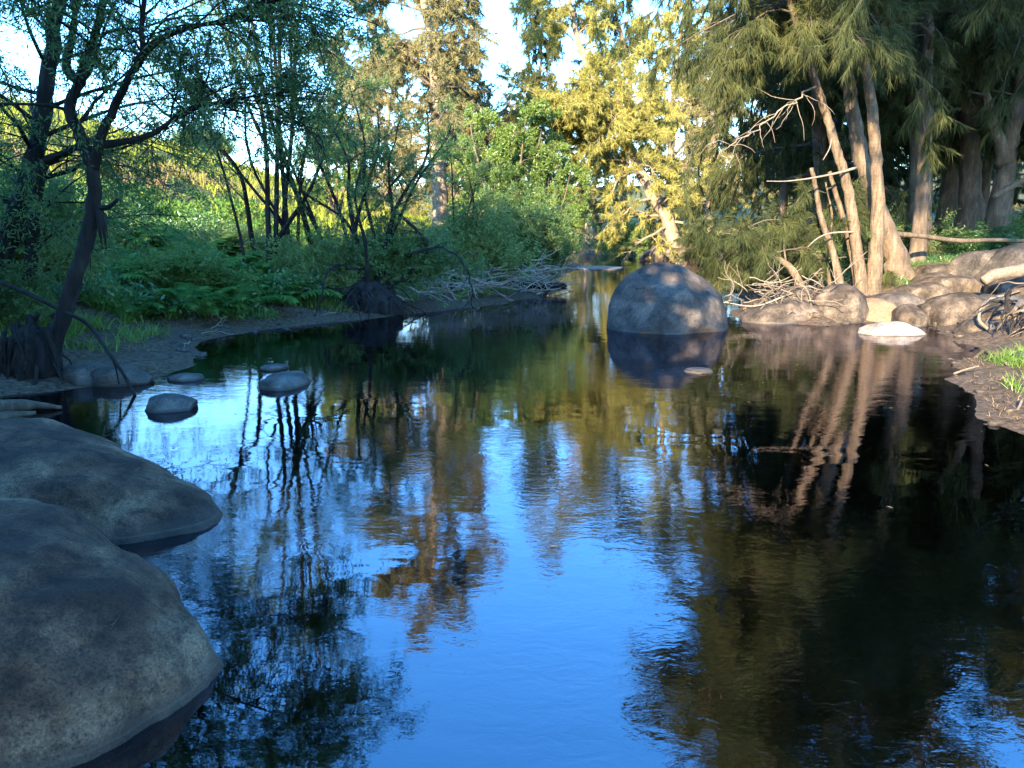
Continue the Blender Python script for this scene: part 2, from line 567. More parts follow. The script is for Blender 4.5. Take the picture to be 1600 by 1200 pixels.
M = {}
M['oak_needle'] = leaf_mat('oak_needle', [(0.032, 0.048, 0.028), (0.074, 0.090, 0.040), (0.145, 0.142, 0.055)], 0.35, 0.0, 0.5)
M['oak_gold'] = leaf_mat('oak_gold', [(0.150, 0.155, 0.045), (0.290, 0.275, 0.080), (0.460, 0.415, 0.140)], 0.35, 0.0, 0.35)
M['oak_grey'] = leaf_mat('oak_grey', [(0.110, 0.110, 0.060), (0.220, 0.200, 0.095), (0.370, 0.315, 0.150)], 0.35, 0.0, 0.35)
M['willow'] = leaf_mat('willow', [(0.095, 0.145, 0.052), (0.195, 0.270, 0.092), (0.340, 0.410, 0.150)], 0.45, 0.0, 0.8)
M['willow_dark'] = leaf_mat('willow_dark', [(0.062, 0.120, 0.044), (0.125, 0.210, 0.068), (0.215, 0.305, 0.095)], 0.5, 0.02, 0.8)
M['willow_bright'] = leaf_mat('willow_bright', [(0.075, 0.140, 0.030), (0.150, 0.230, 0.045), (0.240, 0.310, 0.070)], 0.45, 0.03, 0.5)
M['yellow'] = leaf_mat('yellow', [(0.170, 0.150, 0.025), (0.320, 0.260, 0.030), (0.480, 0.370, 0.045)], 0.4, 0.0, 0.4)
M['fern'] = leaf_mat('fern', [(0.045, 0.120, 0.036), (0.105, 0.220, 0.050), (0.230, 0.340, 0.080)], 0.5, 0.0, 1.5)
M['under'] = leaf_mat('under', [(0.032, 0.090, 0.030), (0.080, 0.180, 0.050), (0.170, 0.290, 0.080)], 0.4, 0.04, 0.7)
M['grass'] = leaf_mat('grass', [(0.080, 0.160, 0.030), (0.150, 0.260, 0.045), (0.270, 0.330, 0.080)], 0.4, 0.02, 0.5)
M['meadow'] = leaf_mat('meadow', [(0.160, 0.210, 0.030), (0.290, 0.330, 0.050), (0.440, 0.420, 0.100)], 0.35, 0.0, 0.15)
M['straw'] = leaf_mat('straw', [(0.140, 0.095, 0.055), (0.260, 0.180, 0.100), (0.400, 0.290, 0.170)], 0.25, 0.0, 0.6)
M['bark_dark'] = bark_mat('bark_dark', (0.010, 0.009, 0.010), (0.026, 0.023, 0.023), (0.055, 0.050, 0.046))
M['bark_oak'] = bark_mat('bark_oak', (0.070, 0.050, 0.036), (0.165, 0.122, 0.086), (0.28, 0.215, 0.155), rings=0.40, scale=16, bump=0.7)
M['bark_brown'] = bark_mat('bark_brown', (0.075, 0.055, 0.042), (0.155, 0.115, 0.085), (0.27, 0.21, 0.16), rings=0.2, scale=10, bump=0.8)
M['bark_pale'] = bark_mat('bark_pale', (0.15, 0.115, 0.085), (0.30, 0.24, 0.18), (0.43, 0.36, 0.28), rings=0.15)
M['twig'] = plain_mat('twig', (0.055, 0.042, 0.034), (0.14, 0.11, 0.085))
M['dead_twig'] = plain_mat('dead_twig', (0.14, 0.105, 0.08), (0.28, 0.22, 0.17))
M['drift'] = plain_mat('drift', (0.20, 0.165, 0.135), (0.46, 0.40, 0.34), 30)
M['drift_pale'] = plain_mat('drift_pale', (0.11, 0.085, 0.064), (0.25, 0.20, 0.155), 30)
M['rock_river'] = rock_mat('rock_river', (0.042, 0.035, 0.031), (0.082, 0.067, 0.057), (0.155, 0.122, 0.100), 0.14, fine=45, mott=0.55, speck=0.6, bump=0.6)
M['rock_fore'] = rock_mat('rock_fore', (0.042, 0.021, 0.012), (0.125, 0.066, 0.037), (0.270, 0.165, 0.100), 0.12, bump=0.9, fine=90, mott=0.9, speck=1.0)
M['rock_warm'] = rock_mat('rock_warm', (0.042, 0.030, 0.022), (0.098, 0.072, 0.052), (0.19, 0.145, 0.108), 0.08, fine=40, mott=0.75, speck=0.6, bump=0.6)
M['rock_pale'] = rock_mat('rock_pale', (0.28, 0.225, 0.165), (0.38, 0.315, 0.24), (0.47, 0.40, 0.31), 0.03, fine=40, bump=0.25)
M['rock_dark'] = rock_mat('rock_dark', (0.040, 0.037, 0.036), (0.085, 0.080, 0.076), (0.16, 0.15, 0.14), 0.05, fine=50, mott=0.5, speck=0.5)
M['soil'] = plain_mat('soil', (0.085, 0.055, 0.036), (0.21, 0.14, 0.09), 22, 0.9, 0.9)
M['sand'] = plain_mat('sand', (0.16, 0.135, 0.11), (0.30, 0.26, 0.21), 14, 0.85, 0.4)

# ------------------------------------------------------------------ river outline and ground
def gp(u, v):
    g = G(u, v)
    return (g[0], g[1])
left_shore = [(-14, -60), (-4, -30), (0.4, -12), (0.9, -3), (0.6, 1.0), (-0.9, 1.35), (-2.6, 1.9), (-4.2, 3.2), (-5.6, 5.2), (-6.6, 7.2), (-6.0, 8.7),
              gp(95, 607), gp(225, 593), gp(320, 567), gp(300, 549), gp(333, 531), gp(400, 517), gp(470, 510), gp(560, 501), gp(600, 497),
              gp(655, 488), gp(745, 481), gp(800, 471), gp(868, 458), (1.9, 27.5), (1.6, 30.0), (2.2, 36), (4.2, 46), (4.8, 55), (4.6, 64), (2.5, 74), (-2, 82), (-14, 92)]
right_shore = [(-10, 106), (4, 92), (11, 82), (13.6, 73), (14.2, 64), (14.0, 52), (12.8, 42), (10.4, 33), (8.0, 26.5), (6.2, 21.5), gp(1150, 498), gp(1200, 505), gp(1290, 507), gp(1360, 504), gp(1445, 507), gp(1478, 522), gp(1500, 532),
               gp(1552, 545), gp(1545, 556), gp(1508, 578), gp(1502, 605), gp(1530, 640), gp(1600, 688), (4.75, 5.6), (5.0, 3.5), (5.2, 0), (5, -12), (2, -30), (-6, -60)]
poly = np.array(left_shore + right_shore)
nL = len(left_shore)
segL = np.array(left_shore); segR = np.array(right_shore)
def dist_to(line, x, y):
    best = np.full(x.shape, 1e9)
    for (ax, ay), (bx, by) in zip(line[:-1], line[1:]):
        vx, vy = bx - ax, by - ay
        t = np.clip(((x - ax) * vx + (y - ay) * vy) / (vx * vx + vy * vy), 0, 1)
        best = np.minimum(best, (x - ax - t * vx) ** 2 + (y - ay - t * vy) ** 2)
    return np.sqrt(best)
def inside(x, y):
    c = np.zeros(x.shape, dtype=bool)
    n = len(poly)
    j = n - 1
    for i in range(n):
        xi, yi = poly[i]; xj, yj = poly[j]
        if yi != yj:
            cond = ((yi > y) != (yj > y)) & (x < (xj - xi) * (y - yi) / (yj - yi) + xi)
            c ^= cond
        j = i
    return c
def ground(x, y):
    x = np.atleast_1d(np.asarray(x, dtype=np.float64)); y = np.atleast_1d(np.asarray(y, dtype=np.float64))
    q0 = np.stack([x, y, np.zeros_like(x)], -1)
    wx = x + 0.22 * fbm(q0 * 0.9, 3, 61); wy = y + 0.22 * fbm(q0 * 0.9, 3, 71)
    dl = dist_to(segL, wx, wy); dr = dist_to(segR, wx, wy)
    ins = inside(wx, wy)
    left = dl <= dr
    q = np.stack([x, y, np.zeros_like(x)], -1)
    wob = fbm(q * 0.35, 3, 5)
    fine = fbm(q * 1.7, 3, 9)
    d = np.minimum(dl, dr)
    # left bank: mud beach, fern slope, rising meadow; right bank: low stony flat
    hl = 0.10 * sstep(d, 0, 0.5) + 0.12 * sstep(d, 0.4, 1.6) + 0.60 * sstep(d, 1.4, 4.5) + 0.35 * sstep(d, 4, 8) + 0.30 * np.clip(d - 6, 0, 32) + 0.05 * np.clip(d - 40, 0, 200)
    near = sstep(y, 16, 8)
    hr = 0.14 * sstep(d, 0, 0.5) + 0.30 * sstep(d, 0.4, 2.2) + 0.75 * sstep(d, 1.6, 5.5) + 0.035 * np.clip(d - 5, 0, 200) + 0.15 * np.clip(d - 14, 0, 60)
    hr = hr * (1 - 0.35 * near)
    behind = sstep(y, 4, -6)
    hl = hl * (1 - behind) + (0.5 * sstep(d, 0, 2) + 0.09 * np.clip(d - 2, 0, 200)) * behind
    h = np.where(left, hl, hr) + (0.22 * wob * sstep(d, 1.5, 8) + 0.075 * fine * sstep(d, 0.1, 1.2))
    bed = -(0.10 * sstep(d, 0, 0.4) + 0.30 * sstep(d, 0.2, 1.8) + 0.75 * sstep(d, 1.2, 4.0)) + 0.05 * fine * sstep(d, 0.3, 1.2)
    return np.where(ins, bed, h + 0.004)
def gz(x, y):
    return float(ground(np.array([x]), np.array([y]))[0])

def spaced(lo, mid0, mid1, hi, step, grow_):
    a = list(np.arange(mid0, mid1, step))
    s, p = step, mid0
    b = []
    while p > lo:
        s *= grow_; p -= s; b.append(p)
    s, p = step, a[-1]
    c = []
    while p < hi:
        s *= grow_; p += s; c.append(p)
    return np.array(b[::-1] + a + c)
gx = spaced(-900, -9, 11, 900, 0.16, 1.08)
gy = spaced(-300, 3, 24, 1500, 0.17, 1.07)
XX, YY = np.meshgrid(gx, gy)
ZZ = ground(XX.ravel(), YY.ravel())
nx, ny = len(gx), len(gy)
ii = (np.arange(ny - 1)[:, None] * nx + np.arange(nx - 1)[None, :]).ravel()
quads = np.stack([ii, ii + 1, ii + 1 + nx, ii + nx], -1)

def ground_material():
    m, nt, out = mat_new('ground')
    tc = N(nt, 'TexCoord')
    n1 = N(nt, 'TexNoise', i_Scale=0.5, i_Detail=6.0, i_Roughness=0.6)
    n2 = N(nt, 'TexNoise', i_Scale=14.0, i_Detail=7.0, i_Roughness=0.7)
    n3 = N(nt, 'TexNoise', i_Scale=3.0, i_Detail=5.0)
    for n in (n1, n2, n3): nt.links.new(tc.outputs['Object'], n.inputs['Vector'])
    sx = N(nt, 'SeparateXYZ')
    nt.links.new(tc.outputs['Object'], sx.inputs[0])
    mud = ramp(nt, n2.outputs['Fac'], [(0.36, (0.036, 0.024, 0.016)), (0.5, (0.095, 0.064, 0.043)), (0.62, (0.150, 0.105, 0.073)), (0.70, (0.24, 0.175, 0.125))])
    lit = ramp(nt, n2.outputs['Fac'], [(0.3, (0.040, 0.045, 0.018)), (0.55, (0.095, 0.100, 0.035)), (0.75, (0.19, 0.165, 0.075))])
    # mud and litter low down, greener ground higher up, patchy edge
    ad = N(nt, 'Math', operation='MULTIPLY_ADD')
    nt.links.new(n3.outputs['Fac'], ad.inputs[0]); ad.inputs[1].default_value = 0.9
    nt.links.new(sx.outputs['Z'], ad.inputs[2])
    mr = N(nt, 'MapRange')
    nt.links.new(ad.outputs[0], mr.inputs['Value'])
    mr.inputs['From Min'].default_value = 0.85; mr.inputs['From Max'].default_value = 1.5
    mx = N(nt, 'MixRGB')
    nt.links.new(mr.outputs['Result'], mx.inputs[0])
    nt.links.new(mud.outputs[0], mx.inputs[1]); nt.links.new(lit.outputs[0], mx.inputs[2])
    bs = N(nt, 'BsdfPrincipled', i_Roughness=0.92)
    bs.inputs['Specular IOR Level'].default_value = 0.2
    nt.links.new(mx.outputs[0], bs.inputs['Base Color'])
    bp = N(nt, 'Bump', i_Strength=0.7, i_Distance=0.04)
    nt.links.new(n2.outputs['Fac'], bp.inputs['Height'])
    nt.links.new(bp.outputs[0], bs.inputs['Normal'])
    nt.links.new(bs.outputs[0], out.inputs['Surface'])
    return m
go = link('ground', mesh_from('ground', np.stack([XX.ravel(), YY.ravel(), ZZ], -1), [quads]), ground_material())
tag(go, 'muddy river banks rising to a grassy slope', kind='structure')

def water_material():
    m, nt, out = mat_new('water')
    tc = N(nt, 'TexCoord')
    # slow swell, streaked along the current, with calmer and livelier patches
    mp = N(nt, 'Mapping'); mp.inputs['Scale'].default_value = (1.0, 1.7, 1.0); mp.inputs['Rotation'].default_value = (0, 0, R_(12))
    nt.links.new(tc.outputs['Object'], mp.inputs['Vector'])
    n1 = N(nt, 'TexNoise', i_Scale=1.1, i_Detail=2.0, i_Roughness=0.5, i_Distortion=0.5)
    n2 = N(nt, 'TexNoise', i_Scale=6.5, i_Detail=3.0, i_Roughness=0.55, i_Distortion=0.8)
    n4 = N(nt, 'TexNoise', i_Scale=22.0, i_Detail=2.0, i_Roughness=0.5, i_Distortion=0.4)
    for n in (n1, n2, n4): nt.links.new(mp.outputs[0], n.inputs['Vector'])
    n3 = N(nt, 'TexNoise', i_Scale=0.28, i_Detail=2.0)
    nt.links.new(tc.outputs['Object'], n3.inputs['Vector'])
    pr = N(nt, 'MapRange')
    nt.links.new(n3.outputs['Fac'], pr.inputs['Value'])
    pr.inputs['From Min'].default_value = 0.40; pr.inputs['From Max'].default_value = 0.62
    pr.inputs['To Min'].default_value = 0.05; pr.inputs['To Max'].default_value = 1.0
    def mul(a, k=None, b=None):
        x = N(nt, 'Math', operation='MULTIPLY')
        nt.links.new(a, x.inputs[0])
        if b is not None: nt.links.new(b, x.inputs[1])
        else: x.inputs[1].default_value = k
        return x.outputs[0]
    def add(a, b):
        x = N(nt, 'Math', operation='ADD')
        nt.links.new(a, x.inputs[0]); nt.links.new(b, x.inputs[1])
        return x.outputs[0]
    small = add(mul(n2.outputs["Fac"], 0.0017), mul(n4.outputs["Fac"], 0.0005))
    hgt = add(mul(n1.outputs["Fac"], 0.0036), mul(small, b=pr.outputs['Result']))
    bp = N(nt, 'Bump', i_Strength=1.0, i_Distance=1.0)
    nt.links.new(hgt, bp.inputs['Height'])
    gl = N(nt, 'BsdfGlossy', i_Roughness=0.015)
    gl.inputs['Color'].default_value = (0.78, 0.77, 0.90, 1)
    nt.links.new(bp.outputs[0], gl.inputs['Normal'])
    tr = N(nt, 'BsdfTransparent')
    tr.inputs['Color'].default_value = (0.33, 0.27, 0.18, 1)
    fr = N(nt, 'Fresnel', i_IOR=WATER_IOR)
    nt.links.new(bp.outputs[0], fr.inputs['Normal'])
    ms = N(nt, 'MixShader')
    nt.links.new(fr.outputs[0], ms.inputs[0])
    nt.links.new(tr.outputs[0], ms.inputs[1]); nt.links.new(gl.outputs[0], ms.inputs[2])
    nt.links.new(ms.outputs[0], out.inputs['Surface'])
    return m
WATER_IOR = 2.65
wv = np.array([(-60, -80, 0), (60, -80, 0), (60, 120, 0), (-60, 120, 0)], dtype=float)
wo = link('river_water', mesh_from('river_water', wv, [np.array([[0, 1, 2, 3]])]), water_material())
tag(wo, 'calm dark river reflecting blue sky and trees', kind='structure')

# ------------------------------------------------------------------ rocks
_ico = {}
def ico(sub):
    if sub not in _ico:
        bm = bmesh.new()
        bmesh.ops.create_icosphere(bm, subdivisions=sub, radius=1.0)
        v = np.array([x.co for x in bm.verts]); f = np.array([[l.index for l in q.verts] for q in bm.faces])
        bm.free()
        _ico[sub] = (v, f)
    return _ico[sub]
def finish_rock(name, label, v, f, mat, origin, group=None, rough=0.03, seed=0, freq=1.6, cat='rock', facets=9, chop=1.0, planes=()):
    # relief along an approximate normal
    c = v.mean(0)
    nrm = v - c
    nrm /= np.linalg.norm(nrm, axis=1)[:, None] + 1e-9
    size = np.ptp(v, axis=0).max()
    pr_ = rng_(seed + 700)
    ext = np.ptp(v, axis=0) / 2
    for pn, pk in planes:
        n_ = unit(np.array(pn)); h_ = (v - c) @ n_
        v = v - n_ * np.maximum(h_ - h_.max() * pk, 0)[:, None] * 0.92
    for k in range(facets):
        n_ = unit(pr_.normal(size=3) * np.array((1, 1, 0.7)) + np.array((0, -0.35, 0.15)))
        h_ = (v - c) @ n_
        ex = np.maximum(h_ - h_.max() * pr_.uniform(0.80, 0.93), 0)
        v = v - n_ * (ex * chop)[:, None]
    a = fbm(v * freq / size * 2.2, 5, seed, 0.48)
    rid = 1 - np.abs(fbm(v * freq / size * 1.4 + 5.1, 3, seed + 40))
    hi = fbm(v * 9.0 / size * 2.2, 4, seed + 90, 0.6)
    v = v + nrm * (a * rough * size + (rid - 0.7) * rough * 0.5 * size + hi * rough * 0.12 * size)[:, None]
    o = link(name, mesh_from(name, v - origin, [f]), mat)
    o.location = tuple(origin)
    return tag(o, label, cat, group)
def rock(name, label, sil, Yc, ry, mat, z0=0.0, sub=5, seed=0, rough=0.025, pw=0.8, dents=(), group=None, freq=1.6, lean=0.0, cat='rock', facets=7, planes=()):
    """sil: outline above its base line, photo pixels left to right, taken at distance Yc; ry: half depth"""
    pts = np.array([P(u, v, Yc) for u, v in sil])
    xc = 0.5 * (pts[0, 0] + pts[-1, 0])
    dx, dz = pts[:, 0] - xc, np.maximum(pts[:, 2] - z0, 0.0)
    th = np.arctan2(dz, dx)
    r = np.hypot(dx, dz)
    o = np.argsort(th)
    th, r = th[o], r[o]
    V, F = ico(sub)
    rho = np.hypot(V[:, 0], V[:, 2])
    t = np.arctan2(V[:, 2], V[:, 0])
    up = np.interp(np.clip(t, 0, math.pi), th, r)
    rs, re = r[0], r[-1]
    dn = np.interp(-t, [0, math.pi * 0.5, math.pi], [rs, 0.5 * min(rs, re), re])
    rr = np.where(t >= 0, up, dn)
    rho2 = rho ** pw
    x = rr * rho2 * np.cos(t)
    z = rr * rho2 * np.sin(t)
    y = ry * np.sign(V[:, 1]) * np.abs(V[:, 1]) ** 0.9 + lean * z
    v = np.stack([x, y, z], -1)
    for (du, dv, ru, rv, depth, hard) in dents:
        q = P(du, dv, Yc - ry * 0.7)
        sx = (q[0] - xc); sz = q[2] - z0
        wx = ru * Yc / FPX; wz = rv * Yc / FPX
        k = np.sqrt(((v[:, 0] - sx) / wx) ** 2 + ((v[:, 2] - sz) / wz) ** 2)
        k = k + 0.12 * fbm(v * 6, 2, 3)
        w = (1 - sstep(k, hard, 1.0)) * (v[:, 1] < 0.1)
        v[:, 1] += depth * w
    org = np.array((xc, Yc, z0))
    return finish_rock(name, label, v + org, F, mat, org, group, rough, seed, freq, cat, facets, 1.0, planes)

rock('boulder', 'big rounded grey boulder standing alone in the river', [(950, 520), (951, 500), (953, 478), (962, 455), (985, 430), (1010, 414), (1030, 410), (1055, 413), (1085, 428), (1112, 444), (1128, 464), (1137, 492), (1138, 520)],
     15.45, 1.05, M['rock_river'], sub=6, seed=3, rough=0.011, pw=0.86, freq=1.5, facets=3, planes=[((-0.62, -0.62, 0.5), 0.80), ((0.5, -0.45, 0.72), 0.84), ((0.15, -0.95, 0.25), 0.82), ((0.85, -0.4, 0.2), 0.88), ((-0.1, -0.5, 0.85), 0.88)],
     dents=[(996, 462, 32, 20, 0.24, 0.45), (1020, 440, 24, 6, 0.08, 0.2), (1075, 446, 50, 5, 0.09, 0.1), (1052, 508, 26, 20, -0.16, 0.6), (985, 484, 34, 6, 0.10, 0.3), (965, 440, 40, 30, 0.18, 0.1), (1040, 470, 18, 40, -0.08, 0.1)])

def mound(name, label, c, rad, mat, sub=6, seed=0, rough=0.02, pw=(0.8, 0.8), taper=None, freq=1.5, rot=0.0, facets=9, chop=1.0):
    V, F = ico(sub)
    v = V.copy()
    hor = np.hypot(v[:, 0], v[:, 1])
    k = np.where(hor > 1e-6, hor ** pw[0] / np.maximum(hor, 1e-6), 1.0)
    x = v[:, 0] * k * rad[0]; y = v[:, 1] * k * rad[1]
    z = np.sign(v[:, 2]) * np.abs(v[:, 2]) ** pw[1] * rad[2]
    if taper is not None:
        w = sstep(x / rad[0], taper[0], 1.0)
        z *= 1 - taper[1] * w
        y *= 1 - taper[2] * w
    ca, sa = math.cos(rot), math.sin(rot)
    v = np.stack([x * ca - y * sa, x * sa + y * ca, z], -1)
    org = np.array(c, dtype=float)
    return finish_rock(name, label, v + org, F, mat, org, None, rough, seed, freq, 'rock', facets, chop)
mound('boulder', 'large brown weathered boulder filling the lower left corner', (-2.78, 2.98, -0.15), (1.50, 1.16, 0.77), M['rock_fore'], seed=11, rough=0.032, pw=(0.80, 0.80), taper=(0.35, 0.12, 0.10), rot=R_(-6), facets=5, chop=0.6)
mound('boulder', 'long low grey boulder behind the brown corner boulder, sloping into the water', (-3.75, 5.05, -0.18), (1.92, 0.85, 0.64), M['rock_fore'], seed=23, rough=0.030, pw=(0.68, 0.80), taper=(0.0, 0.28, 0.15), rot=R_(-10), facets=5, chop=0.6)

# small rocks on the left water
def wr(label, sil, mat, ry, seed, z0=0.0, Yc=None, sub=4, **k):
    if Yc is None:
        vb = max(v for u, v in sil)
        um = 0.5 * (sil[0][0] + sil[-1][0])
        Yc = G(um, vb, z0)[1] + ry
    return rock('rock', label, sil, Yc, ry, mat, z0, sub, seed, **k)
mound('rock', 'dark oval rock in the water with a small flat rock behind it', tuple(G(446, 600)), (0.29, 0.52, 0.13), M['rock_dark'], 4, 31, 0.02, rot=R_(-12))
mound('rock', 'small flat rock touching the far end of the dark oval rock', tuple(G(428, 576)), (0.21, 0.20, 0.06), M['rock_dark'], 4, 33, 0.02)
mound('rock', 'low dark rock with a humped top in the left shallows', tuple(G(264, 638)), (0.31, 0.28, 0.15), M['rock_dark'], 4, 35, 0.025, pw=(1.0, 1.0))
mound('rock', 'small flat pale rock near the muddy shore edge', tuple(G(292, 592)), (0.25, 0.22, 0.07), M['rock_dark'], 4, 37, 0.02)
mound('rock', 'grey rounded rock at the shore beside the dark stump', tuple(G(140, 597)), (0.33, 0.35, 0.24), M['rock_river'], 4, 39, 0.02)
mound('rock', 'grey rounded rock at the shore with a tail running into the mud', tuple(G(190, 598)), (0.42, 0.32, 0.23), M['rock_river'], 4, 41, 0.02, taper=(0.0, 0.6, 0.3))
mound('rock', 'pinkish flat rock just breaking the surface below the big boulder', tuple(G(1092, 580)), (0.22, 0.26, 0.035), M['rock_warm'], 4, 43, 0.02)
mound('rock', 'reddish rock lying just under the water near the corner boulder', tuple(G(398, 1046) + np.array((0, 0, -0.12))), (0.08, 0.12, 0.06), M['rock_dark'], 4, 44, 0.03)

# right bank rocks
wr('pale flat lens-shaped rock in the water below the tree roots', [(1338, 522), (1352, 512), (1372, 507), (1395, 505.5), (1420, 508), (1436, 514), (1444, 522)], M['rock_pale'], 0.42, 51, rough=0.01, pw=0.6, Yc=14.6)
wr('long low sunlit rock whose pointed end reaches into the water', [(1147, 500), (1165, 489), (1190, 480), (1220, 473), (1245, 470), (1268, 475), (1285, 500)], M['rock_warm'], 0.8, 53, rough=0.015, pw=0.7, Yc=16.9)
wr('rounded brown rock under the heap of bleached twigs', [(1262, 505), (1266, 480), (1280, 458), (1300, 447), (1325, 445), (1345, 455), (1352, 505)], M['rock_warm'], 0.7, 55, rough=0.02, Yc=16.9)
wr('tilted pale-topped rock on the slope behind the bank rocks', [(1415, 472), (1418, 450), (1432, 433), (1455, 426), (1480, 427), (1498, 436), (1490, 455), (1470, 470)], M['rock_warm'], 0.5, 57, z0=0.42, rough=0.02, Yc=18.6)
wr('small brown rock at the waterline right of the roots', [(1394, 504), (1398, 488), (1412, 478), (1428, 476), (1442, 485), (1448, 504)], M['rock_warm'], 0.5, 59, rough=0.025, Yc=16.2)
wr('broad sloping rock with a shaded upper half at the waterline', [(1438, 512), (1446, 490), (1462, 470), (1485, 460), (1512, 458), (1530, 465), (1545, 485), (1550, 512)], M['rock_warm'], 0.9, 61, rough=0.018, Yc=16.2)
wr('cone-shaped tan rock in the inlet with a bent stick over it', [(1488, 528), (1500, 512), (1514, 500), (1528, 494), (1542, 500), (1552, 515), (1556, 530)], M['rock_warm'], 0.38, 63, rough=0.02, Yc=14.3)
wr('tall grey slab rock at the right edge of the bank', [(1522, 448), (1532, 428), (1548, 405), (1570, 385), (1592, 378), (1625, 380), (1650, 410), (1655, 450)], M['rock_river'], 0.9, 65, z0=0.35, rough=0.02, Yc=18.2)
wr('dark rock behind the drift root at the right edge', [(1548, 508), (1552, 480), (1568, 462), (1590, 458), (1620, 468), (1640, 510)], M['rock_dark'], 0.7, 67, rough=0.02, Yc=15.6)
wr('grey rock at the near right bank half cut by the picture edge', [(1578, 568), (1586, 556), (1600, 549), (1620, 550), (1640, 570)], M['rock_dark'], 0.3, 69, z0=0.02, rough=0.02, Yc=10.6)
BR = [(8.55, 17.3, .62, .45, .34, 'brown rock wedged right of the root mound'), (9.35, 17.7, .75, .5, .36, 'flat brown rock above the small waterline rock'), (10.2, 18.1, .8, .6, .42, 'grey-brown rock behind the broad sloping rock'),
      (10.0, 16.5, .7, .5, .40, 'brown rock overlapping the broad sloping rock'), (10.9, 17.0, .8, .5, .5, 'dark rock below the tall slab rock'), (8.9, 16.35, .45, .35, .24, 'low flat rock at the waterline beside the pale lens rock'),
      (11.6, 18.9, .9, .6, .5, 'rock behind the drift root on the slope'), (7.35, 17.7, .55, .45, .40, 'rock under the left side of the root mound'), (6.5, 17.6, .6, .45, .34, 'tan rock under the bleached twig heap'),
      (12.5, 18.4, .8, .6, .55, 'rock at the right edge beside the slab rock'), (9.7, 15.2, .42, .32, .22, 'small flat rock in the inlet beside the cone-shaped rock'), (10.6, 19.3, .7, .5, .3, 'half-buried rock in the shaded slope above the bank rocks')]
for k, (x_, y_, a_, b_, h_, lab) in enumerate(BR):
    mound('rock', lab, (x_, y_, max(gz(x_, y_), 0) + 0.02), (a_, b_, h_), M['rock_warm'] if k % 3 else M['rock_river'], 4, 760 + k, 0.035, pw=(0.8, 0.85), rot=R_(-30 + 23 * (k % 5)))
mound('rock', 'grey sandbar of gravel and rock far up the river', tuple(G(934, 419)), (1.7, 2.6, 0.10), M['sand'], 4, 71, 0.01, pw=(0.8, 1.0))
mound('rock', 'sunlit tan boulder at the foot of the leaning far tree', tuple(P(1062, 398, 55)), (2.2, 1.8, 0.9), M['rock_warm'], 4, 73, 0.03)
mound('rock', 'tan bank boulder on the far right shore beside the leaning tree', tuple(P(1030, 402, 60)), (1.6, 1.5, 0.6), M['rock_warm'], 4, 75, 0.03)


# ------------------------------------------------------------------ right bank: river she-oaks
OAK2 = dict(n=9, t0=0.2, ang=(25, 65), len=0.36, droop=0.35)
OAK3 = dict(n=5, len=0.55, up=-0.25)
def oak_leaf(seed, per=48, length=0.26, width=0.0125, droop=0.5):
    return lambda tw: needles_mesh('crown', tw, rng_(seed), per, length, width, droop)
oak_mats = (M['bark_oak'], M['twig'], M['oak_needle'])
oak_mats_b = (M['bark_brown'], M['twig'], M['oak_needle'])

ya = 18.2
t = tree('she_oak', 'sunlit tan tree with several slim trunks rising from one root mound at the water', 'tree',
     [([P(1368, 492, ya), P(1366, 440, ya), P(1372, 340, ya), P(1369, 250, ya), P(1362, 170, ya), P(1350, 80, ya), P(1336, -50, ya), P(1325, -260, ya), P(1310, -560, ya)], 0.175, 0.05),
      ([P(1352, 488, ya), P(1340, 400, ya), P(1326, 300, ya), P(1306, 230, ya), P(1288, 170, ya), P(1268, 110, ya), P(1240, 20, ya), P(1205, -110, ya), P(1170, -300, ya)], 0.135, 0.04),
      ([P(1322, 450, ya), P(1302, 395, ya), P(1284, 345, ya), P(1276, 300, ya), P(1268, 262, ya)], 0.085, 0.045),
      ([P(1345, 446, ya + .3), P(1328, 380, ya + .3), P(1308, 310, ya + .3), P(1296, 268, ya + .3)], 0.08, 0.045)],
     oak_leaf(1), oak_mats, rng_(101),
     dict(n=22, t0=0.50, t1=1.0, elev=(5, 45), len=lambda s: 3.6 - 1.9 * s, droop=0.30, rr=0.35), OAK2, OAK3, bias=(-0.35, -0.2, 0), grow_stems=[0, 1])
# root mound and tangled roots under it
mb = rock('root_mound', None, [(1310, 508), (1322, 488), (1340, 474), (1360, 470), (1385, 474), (1402, 490), (1412, 508)], 17.2, 0.95, M['soil'], 0.0, 5, 81, rough=0.03, cat=None)
mb.parent = t; mb.location = Vector(mb.location) - t.location
g = Geo(); r = rng_(7)
for k in range(46):
    p0 = P(r.uniform(1320, 1395), r.uniform(470, 485), 17.6)
    a = r.uniform(-2.9, -0.2)
    tube(g, walk(p0, np.array((math.cos(a), math.sin(a), -0.35)), r.uniform(0.5, 1.1), 0.9, 6, r, 0.2), np.linspace(0.03, 0.008, 7), 4)
o = link('roots', g.mesh('roots', True, t.location), M['soil'], mb); o['kind'] = 'stuff'; o.location = -Vector(mb.location)
# bare side branch of the slim trunk
g = Geo()
tube(g, spline([P(1338, 262, ya), P(1310, 270, ya - .3), P(1270, 278, ya - .7), P(1230, 283, ya - 1.0), P(1198, 283, ya - 1.2)], 4), np.linspace(0.035, 0.008, 17), 5)
tube(g, spline([P(1342, 362, ya), P(1300, 364, ya - .4), P(1278, 372, ya - .6), P(1262, 386, ya - .7)], 4), np.linspace(0.028, 0.008, 13), 5)
tube(g, spline([P(1300, 215, ya), P(1296, 232, ya - .3), P(1286, 250, ya - .5)], 4), np.linspace(0.02, 0.008, 9), 5)
link('dead_branch', g.mesh('dead_branch', True, t.location), M['dead_twig'], t)

